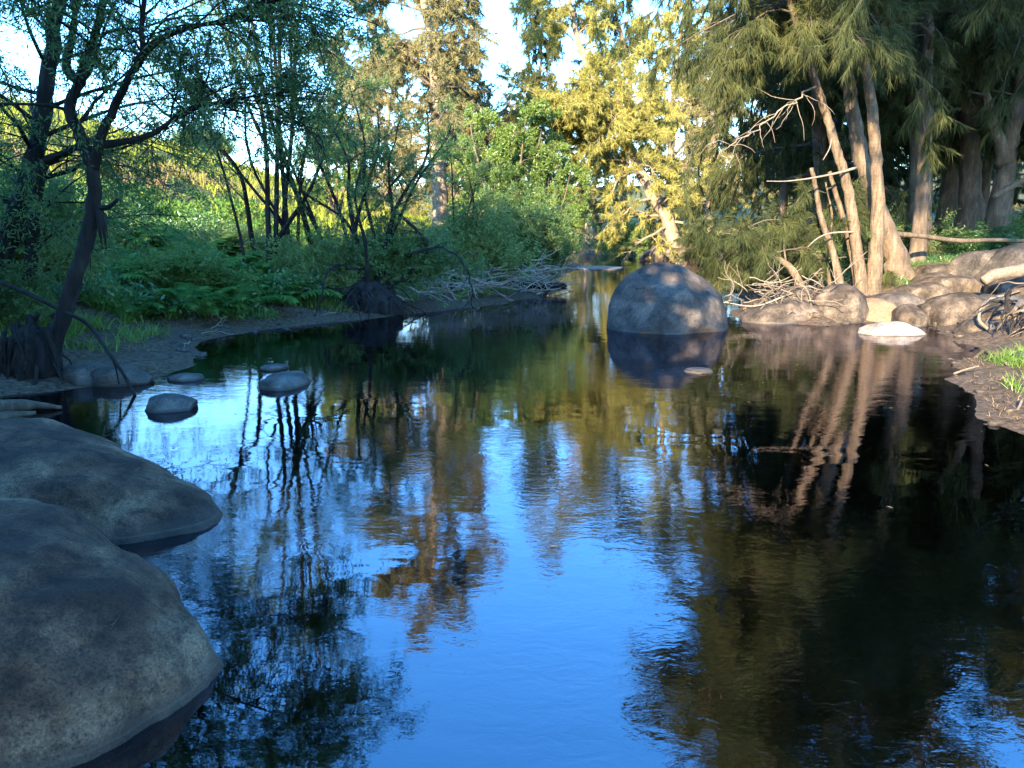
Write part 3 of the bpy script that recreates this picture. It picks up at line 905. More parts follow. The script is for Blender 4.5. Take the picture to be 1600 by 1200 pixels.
tree('she_oak', 'thick brown trunk leaning left just behind the slim sunlit trunks', 'tree',
     [([P(1412, 446, 19.6), P(1398, 395, 19.6), P(1368, 320, 19.6), P(1345, 240, 19.6), P(1332, 170, 19.6), P(1318, 60, 19.6), P(1300, -100, 19.6), P(1290, -330, 19.6), P(1285, -620, 19.6)], 0.26, 0.06)],
     oak_leaf(2), oak_mats_b, rng_(102),
     dict(n=34, t0=0.42, elev=(0, 45), len=lambda s: 4.4 - 2.4 * s, droop=0.35, rr=0.3), OAK2, OAK3, bias=(-0.2, -0.2, 0), flare=0.8)
tree('she_oak', 'straight shaded trunk with a sunlit foot, right of the slim trunks', 'tree',
     [([P(1430, 418, 21.3), P(1437, 350, 21.3), P(1446, 220, 21.3), P(1450, 90, 21.3), P(1452, -60, 21.3), P(1460, -300, 21.3), P(1465, -620, 21.3)], 0.21, 0.05)],
     oak_leaf(3), oak_mats_b, rng_(103),
     dict(n=32, t0=0.36, elev=(0, 40), len=lambda s: 4.3 - 2.2 * s, droop=0.35, rr=0.3), OAK2, OAK3, flare=0.3)
tree('she_oak', 'stout dark furrowed trunk standing back on the right slope', 'tree',
     [([P(1512, 368, 27), P(1516, 310, 27), P(1516, 220, 27), P(1508, 150, 27), P(1500, 70, 27), P(1496, -30, 27), P(1490, -200, 27), P(1486, -420, 27)], 0.36, 0.09),
      ([P(1512, 165, 27), P(1530, 148, 26.8), P(1556, 146, 26.5), P(1590, 130, 26)], 0.16, 0.08)],
     oak_leaf(4, 40, 0.30, 0.022), oak_mats_b, rng_(104),
     dict(n=34, t0=0.30, elev=(-5, 40), len=lambda s: 5.0 - 2.4 * s, droop=0.35, rr=0.25), OAK2, OAK3, flare=0.7, grow_stems=[0], lump=0.16)
tree('she_oak', 'forked trunk with a sunlit patch near the right edge', 'tree',
     [([P(1562, 345, 24.5), P(1568, 290, 24.5), P(1575, 240, 24.5), P(1588, 180, 24.5), P(1604, 90, 24.5), P(1612, -60, 24.5), P(1620, -300, 24.5), P(1625, -520, 24.5)], 0.29, 0.07),
      ([P(1570, 255, 24.5), P(1560, 215, 24.4), P(1548, 180, 24.3), P(1535, 120, 24.2), P(1530, 40, 24.1), P(1532, -80, 24)], 0.17, 0.07)],
     oak_leaf(5, 40, 0.30, 0.020), oak_mats_b, rng_(105),
     dict(n=22, t0=0.34, elev=(-5, 40), len=lambda s: 4.4 - 2.2 * s, droop=0.35, rr=0.25), OAK2, OAK3, flare=0.6, lump=0.14)
# drooping she-oak behind the boulder, overhanging the water to the left
tree('she_oak', 'dense dark drooping tree overhanging the water behind the boulder', 'tree',
     [([np.array((11.0, 27.5, 0.6)), np.array((10.7, 27.3, 3.0)), np.array((10.2, 27, 6)), np.array((9.8, 26.8, 9.5)), np.array((9.6, 26.6, 13)), np.array((9.5, 26.5, 17))], 0.30, 0.06)],
     oak_leaf(6, 46, 0.32, 0.022, 0.6), oak_mats_b, rng_(106),
     dict(n=42, t0=0.10, elev=(-15, 35), len=lambda s: 4.9 - 2.6 * s, droop=0.5, rr=0.28), OAK2, OAK3, bias=(-0.25, -0.25, 0))
tree('she_oak', 'tall dark tree whose long boughs reach left across the sky above the boulder', 'tree',
     [([np.array((12.6, 24.2, 0.9)), np.array((12.3, 24.1, 4.0)), np.array((11.6, 23.9, 8)), np.array((11.0, 23.7, 12)), np.array((10.6, 23.5, 15.5)), np.array((10.4, 23.4, 19))], 0.34, 0.07)],
     oak_leaf(16, 40, 0.34, 0.026, 0.5), oak_mats_b, rng_(116),
     dict(n=44, t0=0.30, elev=(-8, 38), len=lambda s: 8.4 - 4.6 * s, droop=0.35, rr=0.28), OAK2, OAK3, bias=(-0.55, -0.15, 0))
tree('she_oak_sapling', 'low leaning sapling with yellow-green tufts over the twig heap', 'tree',
     [([P(1266, 446, 18.6), P(1236, 420, 18.8), P(1204, 398, 19.0), P(1168, 372, 19.3), P(1136, 352, 19.6)], 0.10, 0.03)],
     oak_leaf(7, 60, 0.30, 0.014, 0.3), (M['bark_oak'], M['twig'], M['oak_needle']), rng_(107),
     dict(n=11, t0=0.35, elev=(10, 70), len=lambda s: 1.7 - 0.6 * s, droop=0.25, rr=0.4), dict(n=5, t0=0.3, ang=(25, 60), len=0.4, droop=0.4), dict(n=3, len=0.35, up=-0.1), flare=0.1)
tree('she_oak_sapling', 'dark bushy sapling touching the water behind the boulder', 'tree',
     [([np.array((8.6, 24.6, 0.2)), np.array((8.2, 24.2, 1.0)), np.array((7.6, 23.8, 1.7)), np.array((7.0, 23.4, 2.1))], 0.08, 0.03)],
     oak_leaf(8, 60, 0.28, 0.018, 0.5), oak_mats_b, rng_(108),
     dict(n=14, t0=0.15, elev=(-10, 60), len=lambda s: 1.9 - 0.5 * s, droop=0.4, rr=0.4), dict(n=6, t0=0.2, ang=(25, 60), len=0.4, droop=0.4), dict(n=4, len=0.4, up=-0.2), flare=0.1)
tree('she_oak_sapling', 'thin sapling with sunlit brush-like tufts between the slim trunks', 'tree',
     [([P(1300, 452, 19.2), P(1292, 400, 19.3), P(1300, 340, 19.4), P(1290, 285, 19.5)], 0.05, 0.02)],
     oak_leaf(9, 60, 0.30, 0.014, 0.3), (M['bark_oak'], M['twig'], M['oak_needle']), rng_(109),
     dict(n=9, t0=0.25, elev=(0, 50), len=lambda s: 1.5 - 0.5 * s, droop=0.3, rr=0.4), dict(n=4, t0=0.3, ang=(25, 60), len=0.4, droop=0.4), dict(n=3, len=0.3, up=-0.1), flare=0.1)

# ------------------------------------------------------------------ middle distance and far trees
FAR2 = dict(n=9, t0=0.22, ang=(25, 75), len=0.42, droop=0.2)
FAR3 = dict(n=6, len=0.55, up=0.05)
def far_leaf(seed, per=56, length=0.34, width=0.055, droop=0.3):
    return lambda tw: needles_mesh('crown', tw, rng_(seed), per, length, width, droop, 0.9)
tall = tree('river_oak', 'tall sunlit tree with a straight pale trunk at the centre left', 'tree',
     [([P(688, 362, 45), P(687, 300, 45), P(684, 220, 45), P(681, 130, 45), P(674, 60, 45), P(660, -20, 45), P(655, -120, 45), P(650, -230, 45)], 0.46, 0.10)],
     far_leaf(21, 40, 0.32, 0.042), (M['bark_pale'], M['bark_brown'], M['oak_grey']), rng_(121),
     dict(n=58, t0=0.20, elev=(0, 50), len=lambda s: 5.4 - 1.9 * s if s < 0.9 else 2.8, droop=0.15, rr=0.33, wig=0.2), dict(n=9, t0=0.42, ang=(25, 75), len=0.42, droop=0.2), FAR3, flare=0.3, bias=(0.0, 0.40, 0))
lean = tree('river_oak', 'sunlit tree with a long pale trunk leaning left over the far river', 'tree',
     [([P(1068, 392, 54), P(1045, 350, 54), P(1012, 290, 54), P(985, 235, 54), P(960, 175, 54), P(925, 115, 54), P(903, 60, 54), P(888, -10, 54), P(878, -90, 54)], 0.48, 0.10),
      ([P(958, 170, 54), P(935, 155, 53.5), P(905, 152, 53), P(875, 160, 52.5), P(840, 168, 52)], 0.16, 0.05),
      ([P(968, 195, 54), P(985, 180, 53.5), P(1000, 172, 53)], 0.12, 0.05)],
     far_leaf(22, 34, 0.32, 0.040), (M['bark_pale'], M['bark_pale'], M['oak_gold']), rng_(122),
     dict(n=44, t0=0.12, elev=(-10, 45), len=lambda s: 5.0 - 2.4 * s, droop=0.2, rr=0.3, wig=0.2), FAR2, FAR3, flare=0.3, grow_stems=[0, 1], bias=(0.25, -0.1, 0))
# prototypes used for the rest of the wood
def proto_oak(seed, H, r0, t0, L, leafmat, bark, label, name='river_oak', per=28):
    rr = rng_(seed)
    cps = [np.array((rr.normal(0, 0.05 * H * k / 5), rr.normal(0, 0.05 * H * k / 5), H * k / 5)) for k in range(6)]
    cps[0] = np.zeros(3)
    return tree(name, label, 'tree', [(cps, r0, 0.06)], far_leaf(seed + 1, per), (bark, M['bark_brown'], leafmat), rr,
                dict(n=36, t0=t0, elev=(0, 50), len=lambda s: L * (1.1 - 0.55 * s), droop=0.2, rr=0.3, wig=0.18), FAR2, FAR3, flare=0.3, settle=False)
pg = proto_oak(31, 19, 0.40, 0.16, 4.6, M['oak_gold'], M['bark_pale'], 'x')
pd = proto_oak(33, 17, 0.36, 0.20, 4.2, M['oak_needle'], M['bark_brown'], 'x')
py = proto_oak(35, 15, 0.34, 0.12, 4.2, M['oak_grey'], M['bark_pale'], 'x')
first = {}
def put(proto, x, y, rot, s, label, group):
    z = gz(x, y) - 0.1
    if proto.name not in first:
        first[proto.name] = 1
        proto.location = (x, y, z); proto.rotation_euler = (0, 0, rot)
        proto.scale = s if hasattr(s, '__len__') else (s,) * 3
        proto['label'] = label; proto['group'] = group
        return proto
    return copy_tree(proto, (x, y, z), rot, s, label, group)
GW = 'trees at the bend of the river'
put(pg, 19.5, 50, 0.5, 0.85, 'golden sunlit tree on the far right bank behind the leaning trunk', GW)
put(pg, 16.5, 44, 2.2, 0.62, 'golden bushy tree on the right bank nearer than the leaning trunk', GW)
put(py, 17.0, 68, 1.1, 1.2, 'olive tree at the far bend right of the water', GW)
put(py, 10.0, 96, 4.1, 0.9, 'olive tree closing the river view at the bend', GW)
put(pg, 3.0, 104, 3.3, 0.72, 'golden tree beyond the bend left of the water', GW)
put(pd, 2.0, 69, 0.9, (0.85, 0.85, 1.22), 'dark bluish tree standing against the sky left of the leaning trunk', GW)
put(pg, 15.6, 80, 0.2, (1.25, 1.25, 1.6), 'tall golden tree right behind the leaning trunk', GW)
put(pd, 12.6, 89, 2.6, (1.25, 1.25, 1.9), 'very tall dark tree closing the sky behind the leaning trunk', GW)
put(py, -3.6, 53, 3.7, 0.82, 'olive tree right of the tall pale-trunked tree', GW)
put(py, -13.5, 66, 5.1, 0.85, 'olive tree left of the tall pale-trunked tree', GW)
put(pd, 26.0, 60, 5.0, 1.0, 'dark tree deep in the far right wood', GW)
put(py, -9.0, 58, 2.0, 0.80, 'olive tree beside and behind the tall pale-trunked tree', GW)
put(pg, 8.6, 90, 2.8, 0.62, 'low golden tree on the far shore facing down the river', GW)
put(pg, 4.6, 99, 5.5, 0.70, 'golden tree at the end of the visible water', GW)
put(py, 0.0, 108, 1.4, 0.80, 'olive tree behind the end of the visible water', GW)
put(pg, -6.0, 112, 3.0, 0.80, 'golden tree far behind the left point willows', GW)
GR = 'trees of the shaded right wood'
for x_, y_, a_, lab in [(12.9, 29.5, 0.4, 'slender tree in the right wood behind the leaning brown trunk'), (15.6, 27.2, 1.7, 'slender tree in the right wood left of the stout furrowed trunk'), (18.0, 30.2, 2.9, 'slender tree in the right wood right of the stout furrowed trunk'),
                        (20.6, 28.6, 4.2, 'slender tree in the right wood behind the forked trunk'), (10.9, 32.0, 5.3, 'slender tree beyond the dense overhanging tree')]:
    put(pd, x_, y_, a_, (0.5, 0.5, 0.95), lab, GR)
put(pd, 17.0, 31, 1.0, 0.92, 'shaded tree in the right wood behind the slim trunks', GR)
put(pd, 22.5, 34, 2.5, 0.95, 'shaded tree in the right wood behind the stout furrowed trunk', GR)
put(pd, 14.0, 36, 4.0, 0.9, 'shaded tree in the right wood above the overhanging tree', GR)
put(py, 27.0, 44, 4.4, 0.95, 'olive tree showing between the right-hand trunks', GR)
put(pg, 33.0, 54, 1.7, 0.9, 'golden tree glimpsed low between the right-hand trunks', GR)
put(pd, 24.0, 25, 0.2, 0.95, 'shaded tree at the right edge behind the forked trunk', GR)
put(pg, 24.0, 72, 0.3, 0.9, 'golden tree on the far right hillside', GW)
put(py, 31.0, 80, 2.9, 1.0, 'olive tree high on the far right hillside', GW)
put(py, 40.0, 66, 5.9, 1.0, 'olive tree on the hill behind the right wood', GR)
put(pd, 21.0, 42, 1.9, 0.8, 'dark bushy tree filling the gap behind the slim trunks', GR)
put(pg, 22.0, 92, 4.9, 0.9, 'golden tree beyond the bend under the leaning trunk', GW)
put(pd, 34.0, 34, 2.2, 1.0, 'dark tree on the hill at the right edge', GR)
put(pd, 19.5, 21.5, 3.6, 0.9, 'tall shaded tree just outside the right edge, mirrored in the water', GR)

# small round trees: bright willows and the yellow tree line on the hill
def proto_round(seed, H, R, mat, n_stem=4, per=30, leaf=0.18, wid=0.065, name='willow_tree'):
    rr = rng_(seed)
    st = []
    for k in range(n_stem):
        a = 6.28 * k / n_stem + rr.normal(0, 0.3)
        d = R * 0.55
        st.append(([np.zeros(3), np.array((math.cos(a) * d * 0.35, math.sin(a) * d * 0.35, H * 0.35)), np.array((math.cos(a) * d * 0.75, math.sin(a) * d * 0.75, H * 0.68)), np.array((math.cos(a) * d, math.sin(a) * d, H * 0.96))], 0.12 * H / 7, 0.02))
    return tree(name, 'x', 'tree', st, lambda tw: leaves_mesh('crown', tw, rng_(seed + 1), per, leaf, wid, 0.15, 0.9, 0.06), (M['bark_brown'], M['twig'], mat), rr,
                dict(n=10, t0=0.18, elev=(0, 60), len=lambda s: R * (0.75 - 0.3 * s), droop=0.1, rr=0.4), dict(n=6, t0=0.25, ang=(25, 60), len=0.42, droop=0.1), dict(n=4, len=0.5, up=0.1), settle=False)
pw = proto_round(41, 8.5, 4.2, M['willow_bright'])
put(pw, -0.3, 36, 0.4, (0.74, 0.74, 0.80), 'bright green sunlit willow right of the tall pale trunk', 'willows behind the left point')
put(pw, 1.0, 40, 2.4, 0.72, 'green willow overhanging the left shore at the river bend', 'willows behind the left point')
put(pw, 1.2, 33, 4.4, 0.52, 'low green willow at the tip of the left point', 'willows behind the left point')
put(pw, -8.2, 37, 5.4, 0.55, 'green willow left of the tall pale trunk', 'willows behind the left point')
put(pw, 11.2, 66, 1.0, 0.42, 'bright lime bush on the far shore of the bend', 'willows behind the left point')
pyl = proto_round(45, 7.0, 4.2, M['yellow'], name='yellow_tree')
for k, (x, y, s, lab) in enumerate([(-44, 84, 1.0, 'yellow tree on the hill top, leftmost of the line'), (-37, 88, 0.9, 'yellow tree on the hill top left of the dark bush'), (-30, 84, 0.85, 'yellow tree on the hill top behind the dark bush'),
                                    (-23, 86, 0.95, 'yellow tree on the hill top right of the dark bush'), (-17, 88, 1.0, 'yellow tree on the hill top behind the willow stems'), (-11, 84, 1.05, 'yellow tree on the hill top beside the tall pale trunk'), (-52, 86, 1.0, 'yellow tree on the hill seen through the left tree')]):
    put(pyl, x, y, k * 1.3, s * 0.62, lab, 'yellow trees along the hill top')

# ------------------------------------------------------------------ left bank: near dark tree
def wleaf(seed, per, length=0.085, width=0.02, droop=0.2):
    return lambda tw: leaves_mesh('crown', tw, rng_(seed), per, length, width, droop, 0.8, 0.03)
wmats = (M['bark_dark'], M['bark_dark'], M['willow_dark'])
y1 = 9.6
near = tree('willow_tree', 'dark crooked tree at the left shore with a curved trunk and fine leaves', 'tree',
     [([P(72, 612, y1), P(84, 540, y1), P(104, 480, y1), P(124, 415, y1), P(142, 345, y1), P(146, 275, y1), P(122, 205, y1), P(108, 170, y1), P(124, 128, y1), P(138, 85, y1), P(156, 30, y1), P(172, -60, y1), P(190, -190, y1), P(200, -330, y1)], 0.108, 0.025),
      ([P(146, 262, y1), P(158, 215, y1 - .1), P(180, 165, y1 - .2), P(205, 115, y1 - .3), P(222, 88, y1 - .4), P(222, 30, y1 - .5), P(235, -60, y1 - .6), P(250, -200, y1 - .8)], 0.058, 0.016),
      ([P(214, 98, y1 - .4), P(245, 65, y1 - .5), P(290, 45, y1 - .6), P(350, 30, y1 - .6), P(420, 0, y1 - .6)], 0.04, 0.012),
      ([P(148, 228, y1), P(190, 222, y1 + .1), P(240, 208, y1 + .2), P(290, 172, y1 + .2), P(340, 160, y1 + .3), P(400, 150, y1 + .3)], 0.045, 0.012),
      ([P(126, 130, y1), P(104, 105, y1 + .1), P(112, 60, y1 + .2), P(118, 0, y1 + .3), P(110, -120, y1 + .4)], 0.06, 0.02)],
     wleaf(51, 13, 0.078, 0.017), wmats, rng_(151),
     dict(n=18, t0=0.45, elev=(10, 65), len=lambda s: 1.9 - 0.6 * s, droop=0.1, rr=0.35), dict(n=7, t0=0.15, ang=(25, 60), len=0.45, droop=0.15), dict(n=4, len=0.35, up=-0.05, tube=True), flare=0.3)
g = Geo()
for k in range(7):
    tube(g, spline([P(150 + k * 2.5, 318 + k * 3, y1 - .05), P(153 + k * 2.2, 350, y1 - .1), P(156 + k * 2.0, 372 + 9 * (k % 3), y1 - .08)], 4), np.linspace(0.025, 0.006, 9), 4)
tube(g, spline([P(158, 325, y1 - .05), P(172, 322, y1 - .15), P(184, 311, y1 - .2)], 4), np.linspace(0.035, 0.018, 9), 6)
o = link('hanging_bark', g.mesh('hanging_bark', True, near.location), M['bark_dark'], near.children[0]); o['kind'] = 'stuff'
# stump-like root mass
V, F = ico(5)
v = V.copy(); ctr = P(52, 560, 9.5)
v = v * np.array((0.30, 0.30, 0.44)); v[:, :2] *= (1 + 0.25 * fbm(V * np.array((4.5, 4.5, 0.8)), 3, 8))[:, None]
v = v + np.array((ctr[0], ctr[1], 0.28))
rm = link('root_mass', mesh_from('root_mass', v - np.array(near.location), [F]), M['bark_dark'], near)
g = Geo(); r = rng_(77)
for k in range(34):
    a = r.uniform(0, 6.28); p0 = np.array((ctr[0] + 0.28 * math.cos(a), ctr[1] + 0.28 * math.sin(a), r.uniform(0.3, 0.85)))
    tube(g, walk(p0, np.array((math.cos(a) * .5, math.sin(a) * .5, -1.2)), r.uniform(0.25, 0.6), 0.8, 6, r, 0.3), np.linspace(r.uniform(0.015, 0.06), 0.006, 7), 5)
o = link('roots', g.mesh('roots', True, near.location), M['bark_dark'], rm); o['kind'] = 'stuff'
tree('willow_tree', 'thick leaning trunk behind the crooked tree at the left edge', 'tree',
     [([P(-40, 560, 11.6), P(-8, 430, 11.6), P(28, 335, 11.6), P(55, 240, 11.6), P(72, 150, 11.6), P(84, 60, 11.6), P(95, -40, 11.6), P(100, -200, 11.6), P(92, -380, 11.6)], 0.165, 0.05),
      ([P(20, 360, 11.6), P(60, 285, 11.5), P(100, 240, 11.4), P(150, 215, 11.3)], 0.10, 0.03)],
     wleaf(52, 15, 0.080, 0.017), wmats, rng_(152),
     dict(n=26, t0=0.30, elev=(5, 60), len=lambda s: 2.6 - 0.9 * s, droop=0.12, rr=0.3), dict(n=8, t0=0.15, ang=(25, 60), len=0.42, droop=0.15), dict(n=4, len=0.35, up=-0.05), flare=0.3)

# ------------------------------------------------------------------ left bank: fanning willows
def fan(label, base, tops, seed, mats, r=0.07, per=24, n=9, L=1.6, y_in=None, t0=0.35, leaf=(0.085, 0.02), spread=0.15):
    rr = rng_(seed)
    st = []
    for (u, v, Y) in tops:
        e = P(u, v, Y)
        m = base * 0.5 + e * 0.5 + rr.normal(0, 0.30, 3)
        m[2] += -0.12 * np.linalg.norm(e - base) * 0.3
        bi = base + rr.normal(0, spread, 3) * np.array((1, 0.6, 0))
        m1 = bi * 0.75 + m * 0.25 + rr.normal(0, 0.08, 3)
        m2 = m * 0.45 + e * 0.55 + rr.normal(0, 0.2, 3)
        st.append(([bi, m1, m, m2, e], r * rr.uniform(0.6, 1.15), 0.012))
    return tree('willow_tree', label, 'tree', st, wleaf(seed + 1, per, *leaf), mats, rr,
         dict(n=n, t0=t0, elev=(25, 75), len=lambda s: L * (1.15 - 0.5 * s), droop=0.02, rr=0.4), dict(n=6, t0=0.15, ang=(20, 50), len=0.45, droop=0.05, up=0.15), dict(n=3, len=0.35, up=0.1), flare=0.2)
b2 = np.array((-5.7, 19.6, 1.2))
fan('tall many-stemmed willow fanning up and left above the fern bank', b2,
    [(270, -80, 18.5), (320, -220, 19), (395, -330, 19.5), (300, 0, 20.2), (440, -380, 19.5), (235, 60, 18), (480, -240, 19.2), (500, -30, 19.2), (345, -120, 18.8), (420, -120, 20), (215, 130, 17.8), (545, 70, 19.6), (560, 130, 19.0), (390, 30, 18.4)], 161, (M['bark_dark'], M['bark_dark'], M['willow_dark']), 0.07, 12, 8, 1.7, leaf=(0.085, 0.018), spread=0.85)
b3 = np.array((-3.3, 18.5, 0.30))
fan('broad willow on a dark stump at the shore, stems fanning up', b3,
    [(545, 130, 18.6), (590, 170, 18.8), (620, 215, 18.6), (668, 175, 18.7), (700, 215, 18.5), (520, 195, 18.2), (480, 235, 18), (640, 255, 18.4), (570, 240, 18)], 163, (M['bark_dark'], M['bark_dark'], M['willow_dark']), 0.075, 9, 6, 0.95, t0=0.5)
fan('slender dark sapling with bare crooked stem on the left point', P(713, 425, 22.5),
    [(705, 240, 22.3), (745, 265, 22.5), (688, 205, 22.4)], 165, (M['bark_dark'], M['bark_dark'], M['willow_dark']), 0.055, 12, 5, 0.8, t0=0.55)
# stump at the willow's foot
V, F = ico(5)
v = V * np.array((0.62, 0.5, 0.62)); v[:, :2] *= (1 + 0.3 * fbm(V * np.array((4.5, 4.5, 0.9)), 3, 18))[:, None]
c3 = np.array((-3.35, 18.3, 0.18))
o = link('tree_stump', mesh_from('tree_stump', v, [F]), M['bark_dark']); o.location = tuple(c3)
tag(o, 'dark rotten stump at the waterline below the broad willow', 'stump')

rr = rng_(78)
for k in range(26):
    a = rr.uniform(-3.0, 0.3)
    p0 = c3 + np.array((0.45 * math.cos(a), 0.4 * math.sin(a), rr.uniform(-0.05, 0.5)))
    g = Geo(); tube(g, walk(p0, np.array((math.cos(a), math.sin(a), rr.uniform(-0.5, 0.4))), rr.uniform(0.5, 1.5), 0.5, 7, rr, 0.22), np.linspace(rr.uniform(0.012, 0.035), 0.005, 8), 5)
    link('root', g.mesh('root', True, c3), M['bark_dark'], o)
for k, (cps_, lab) in enumerate([([P(640, 400, 18.2), P(690, 385, 17.8), P(725, 410, 17.5), P(738, 455, 17.3), P(735, 497, 17.2)], 'bare branch arching from the broad willow down to the water, right of the stump'),
                                 ([P(560, 420, 17.9), P(528, 415, 17.4), P(505, 440, 17.0), P(495, 480, 16.8), P(497, 512, 16.7)], 'bare branch arching from the broad willow down to the water, left of the stump')]):
    g = Geo(); p_ = spline(cps_, 6); q_ = rng_(790 + k)
    p_[1:] += q_.normal(0, 0.03, (len(p_) - 1, 3))
    tube(g, p_, np.linspace(0.035, 0.010, len(p_)), 6)
    for j in range(9):
        a_, t_ = along(p_, q_.uniform(0.2, 0.95))
        tube(g, walk(a_, unit(t_ + q_.normal(0, 0.7, 3)), q_.uniform(0.2, 0.6), 0.2, 5, q_, 0.2), np.linspace(0.010, 0.003, 6), 4)
    ob_ = link('arching_branch', g.mesh('arching_branch', True, cps_[0]), M['bark_dark']); ob_.location = tuple(cps_[0])
    tag(ob_, lab, 'branch')
# leafy mounds along the left shore
_bush = {}
def bush_proto(seed, n=46, per=15, leaf=(0.11, 0.032), sub=5, rad=(1.5, 1.1, 1.7)):
    if seed in _bush: return _bush[seed]
    rr = rng_(seed)
    st = Geo(); tw = []
    for k in range(n):
        d = unit(np.abs(rr.normal(size=3)) * np.array((rr.choice((-1, 1)), rr.choice((-1, 1)), 0.9)))
        e = d * np.array(rad) * (rr.uniform(0.35, 0.95) + 0.6 * rr.random() ** 4)
        b = np.array((d[0] * rad[0] * 0.25, d[1] * rad[1] * 0.25, -0.05))
        m = b * 0.5 + e * 0.5 + np.array((0, 0, 0.22 * rad[2])) + rr.normal(0, 0.06, 3)
        p = spline([b, m, e], 4)
        tube(st, p, np.linspace(0.018, 0.004, len(p)), 4)
        for j in range(9):
            s = rr.uniform(0.25, 1.0)
            q, t_ = along(p, min(s, 0.99))
            dd = unit(t_ * 0.5 + rr.normal(0, 0.7, 3) + np.array((0, 0, 0.25)))
            L = 0.22 * (rad[0] + rad[2]) * rr.uniform(0.5, 1.1)
            tw.append((q, q + dd * L))
            for i2 in range(sub):
                q2 = q + dd * L * rr.uniform(0.2, 1)
                tw.append((q2, q2 + unit(dd * 0.4 + rr.normal(0, 0.6, 3) + np.array((0, 0, 0.1))) * L * 0.6))
    _bush[seed] = (st.mesh('stem', True), leaves_mesh('crown', np.array(tw), rng_(seed + 1), per, leaf[0], leaf[1], 0.1, 0.85, 0.03))
    return _bush[seed]
def bush(label, c, rad, seed, mat, n=46, per=30, name='bush', leaf=None, group=None):
    root = empty(name, label, 'bush', tuple(np.asarray(c, float)), group)
    sm, cm = bush_proto(900 + seed % 3)
    root.scale = (rad[0] / 1.5, rad[1] / 1.1, rad[2] / 1.7)
    root.rotation_euler = (0, 0, math.pi * (seed // 2 % 2))
    o = link('stem', sm, M['twig'], root); o['kind'] = 'stuff'
    o = link('crown', cm, mat, root)
    o.material_slots[0].link = 'OBJECT'
    o.material_slots[0].material = mat
    return root
bush('green willow mound left of the stump overhanging the shore', (-4.8, 18.9, 0.50), (1.3, 0.8, 1.4), 201, M['willow'])
bush('green willow mound right over the dark stump', (-2.9, 18.95, 0.75), (1.6, 0.9, 1.5), 203, M['willow_dark'])
bush('green willow mound right of the stump above the sandy ledge', (-1.2, 22.7, 0.95), (1.8, 1.0, 1.7), 205, M['willow'])
bush('green willow mound behind the heap of sticks', (0.1, 27.0, 1.0), (1.8, 1.1, 2.0), 207, M['willow_dark'])
bush('rounded willow mound at the tip of the left point', (1.1, 28.4, 0.9), (1.2, 1.2, 2.3), 209, M['willow'])
bush('dark shrub on the bank behind the ferns', (-7.6, 21.5, 1.2), (1.5, 1.0, 0.9), 211, M['willow_dark'])
bush('yellow-green shrub catching light above the left beach', P(455, 480, 19.0), (0.55, 0.5, 0.75), 213, M['willow_bright'], 26, 22)
bush('pale leafy shrub in the middle of the fern bank', P(290, 450, 16.5), (1.1, 0.8, 0.95), 215, M['willow_bright'], 34, 22)
bush('leafy shrub behind the crooked tree trunk', P(40, 420, 13.5), (1.6, 1.0, 1.6), 217, M['willow'], 40, 26)
bush('low leafy shrub at the left edge under the leaning trunk', P(-10, 500, 11.2), (0.9, 0.7, 0.9), 219, M['willow_dark'], 36, 26)
bush('dark green bush on the edge of the sunlit meadow', np.array((-25.0, 64.0, gz(-25, 64))), (3.0, 2.0, 2.6), 221, M['willow_dark'], 46, 20, leaf=(0.25, 0.09))
bush('lime green sunlit bush on the far shore of the river bend', np.array((10.9, 77.0, 0.3)), (2.6, 2.0, 3.0), 223, M['willow_bright'], 46, 20, leaf=(0.25, 0.09))
bush('low dark shrub on the slope below the stout trunk', np.array((14.5, 23.5, gz(14.5, 23.5))), (1.5, 1.0, 0.8), 225, M['under'], 36, 24)
bush('green shrub behind the slim trunks on the right bank', np.array((11.6, 24.5, gz(11.6, 24.5))), (1.8, 1.2, 1.6), 227, M['willow'], 36, 24)
bush('green shrub at the right edge behind the forked trunk', np.array((18.5, 27.0, gz(18.5, 27.0))), (2.2, 1.2, 1.5), 229, M['willow'], 36, 24)

# ------------------------------------------------------------------ ferns on the left bank: each frond a part
def frond_mesh(seed, L):
    rr = rng_(seed)
    n = 15
    V_, T_ = [], []
    s = np.linspace(0, 1, 24)
    path = np.stack([s * L * 0.85, 0 * s, L * (0.75 * s - 0.62 * s ** 2.2)], -1)
    g = Geo()
    tube(g, path[::4], np.linspace(0.006, 0.002, 6), 3)
    for k in range(n):
        a = 0.2 + 0.78 * k / n
        p, t_ = along(path, a)
        ln = L * 0.30 * math.sin(math.pi * (0.15 + 0.85 * (1 - (k / n)))) ** 0.8 * (1.0 - 0.55 * k / n)
        for sd in (-1, 1):
            d = unit(np.array((0.55, sd, -0.18)) + rr.normal(0, 0.06, 3))
            w = t_ * (L * 0.024)
            m = p + d * ln * 0.5
            q = [p - w, p + w, m + w * 1.1 + (0, 0, 0.01), m - w * 1.1 + (0, 0, 0.01), p + d * ln + np.array((0.02, 0, -0.03))]
            g.add(np.array(q), [[0, 1, 2, 3]], [[3, 2, 4]])
    return g.mesh('frond', False)
fronds = [frond_mesh(300 + k, L) for k, L in enumerate((0.8, 0.95, 1.1))]
rr = rng_(310)
def fern(x, y, s, label, group):
    z = gz(x, y)
    root = empty('fern', label, 'fern', (x, y, z), group)
    a0 = rr.uniform(0, 6.28)
    for k in range(8):
        me = fronds[int(rr.integers(3))]
        o = link('frond', me, M['fern'], root)
        o.rotation_euler = (rr.normal(0, 0.15), rr.uniform(-0.45, 0.1), a0 + k * 0.785 + rr.normal(0, 0.2))
        o.scale = (s * rr.uniform(0.8, 1.2),) * 3
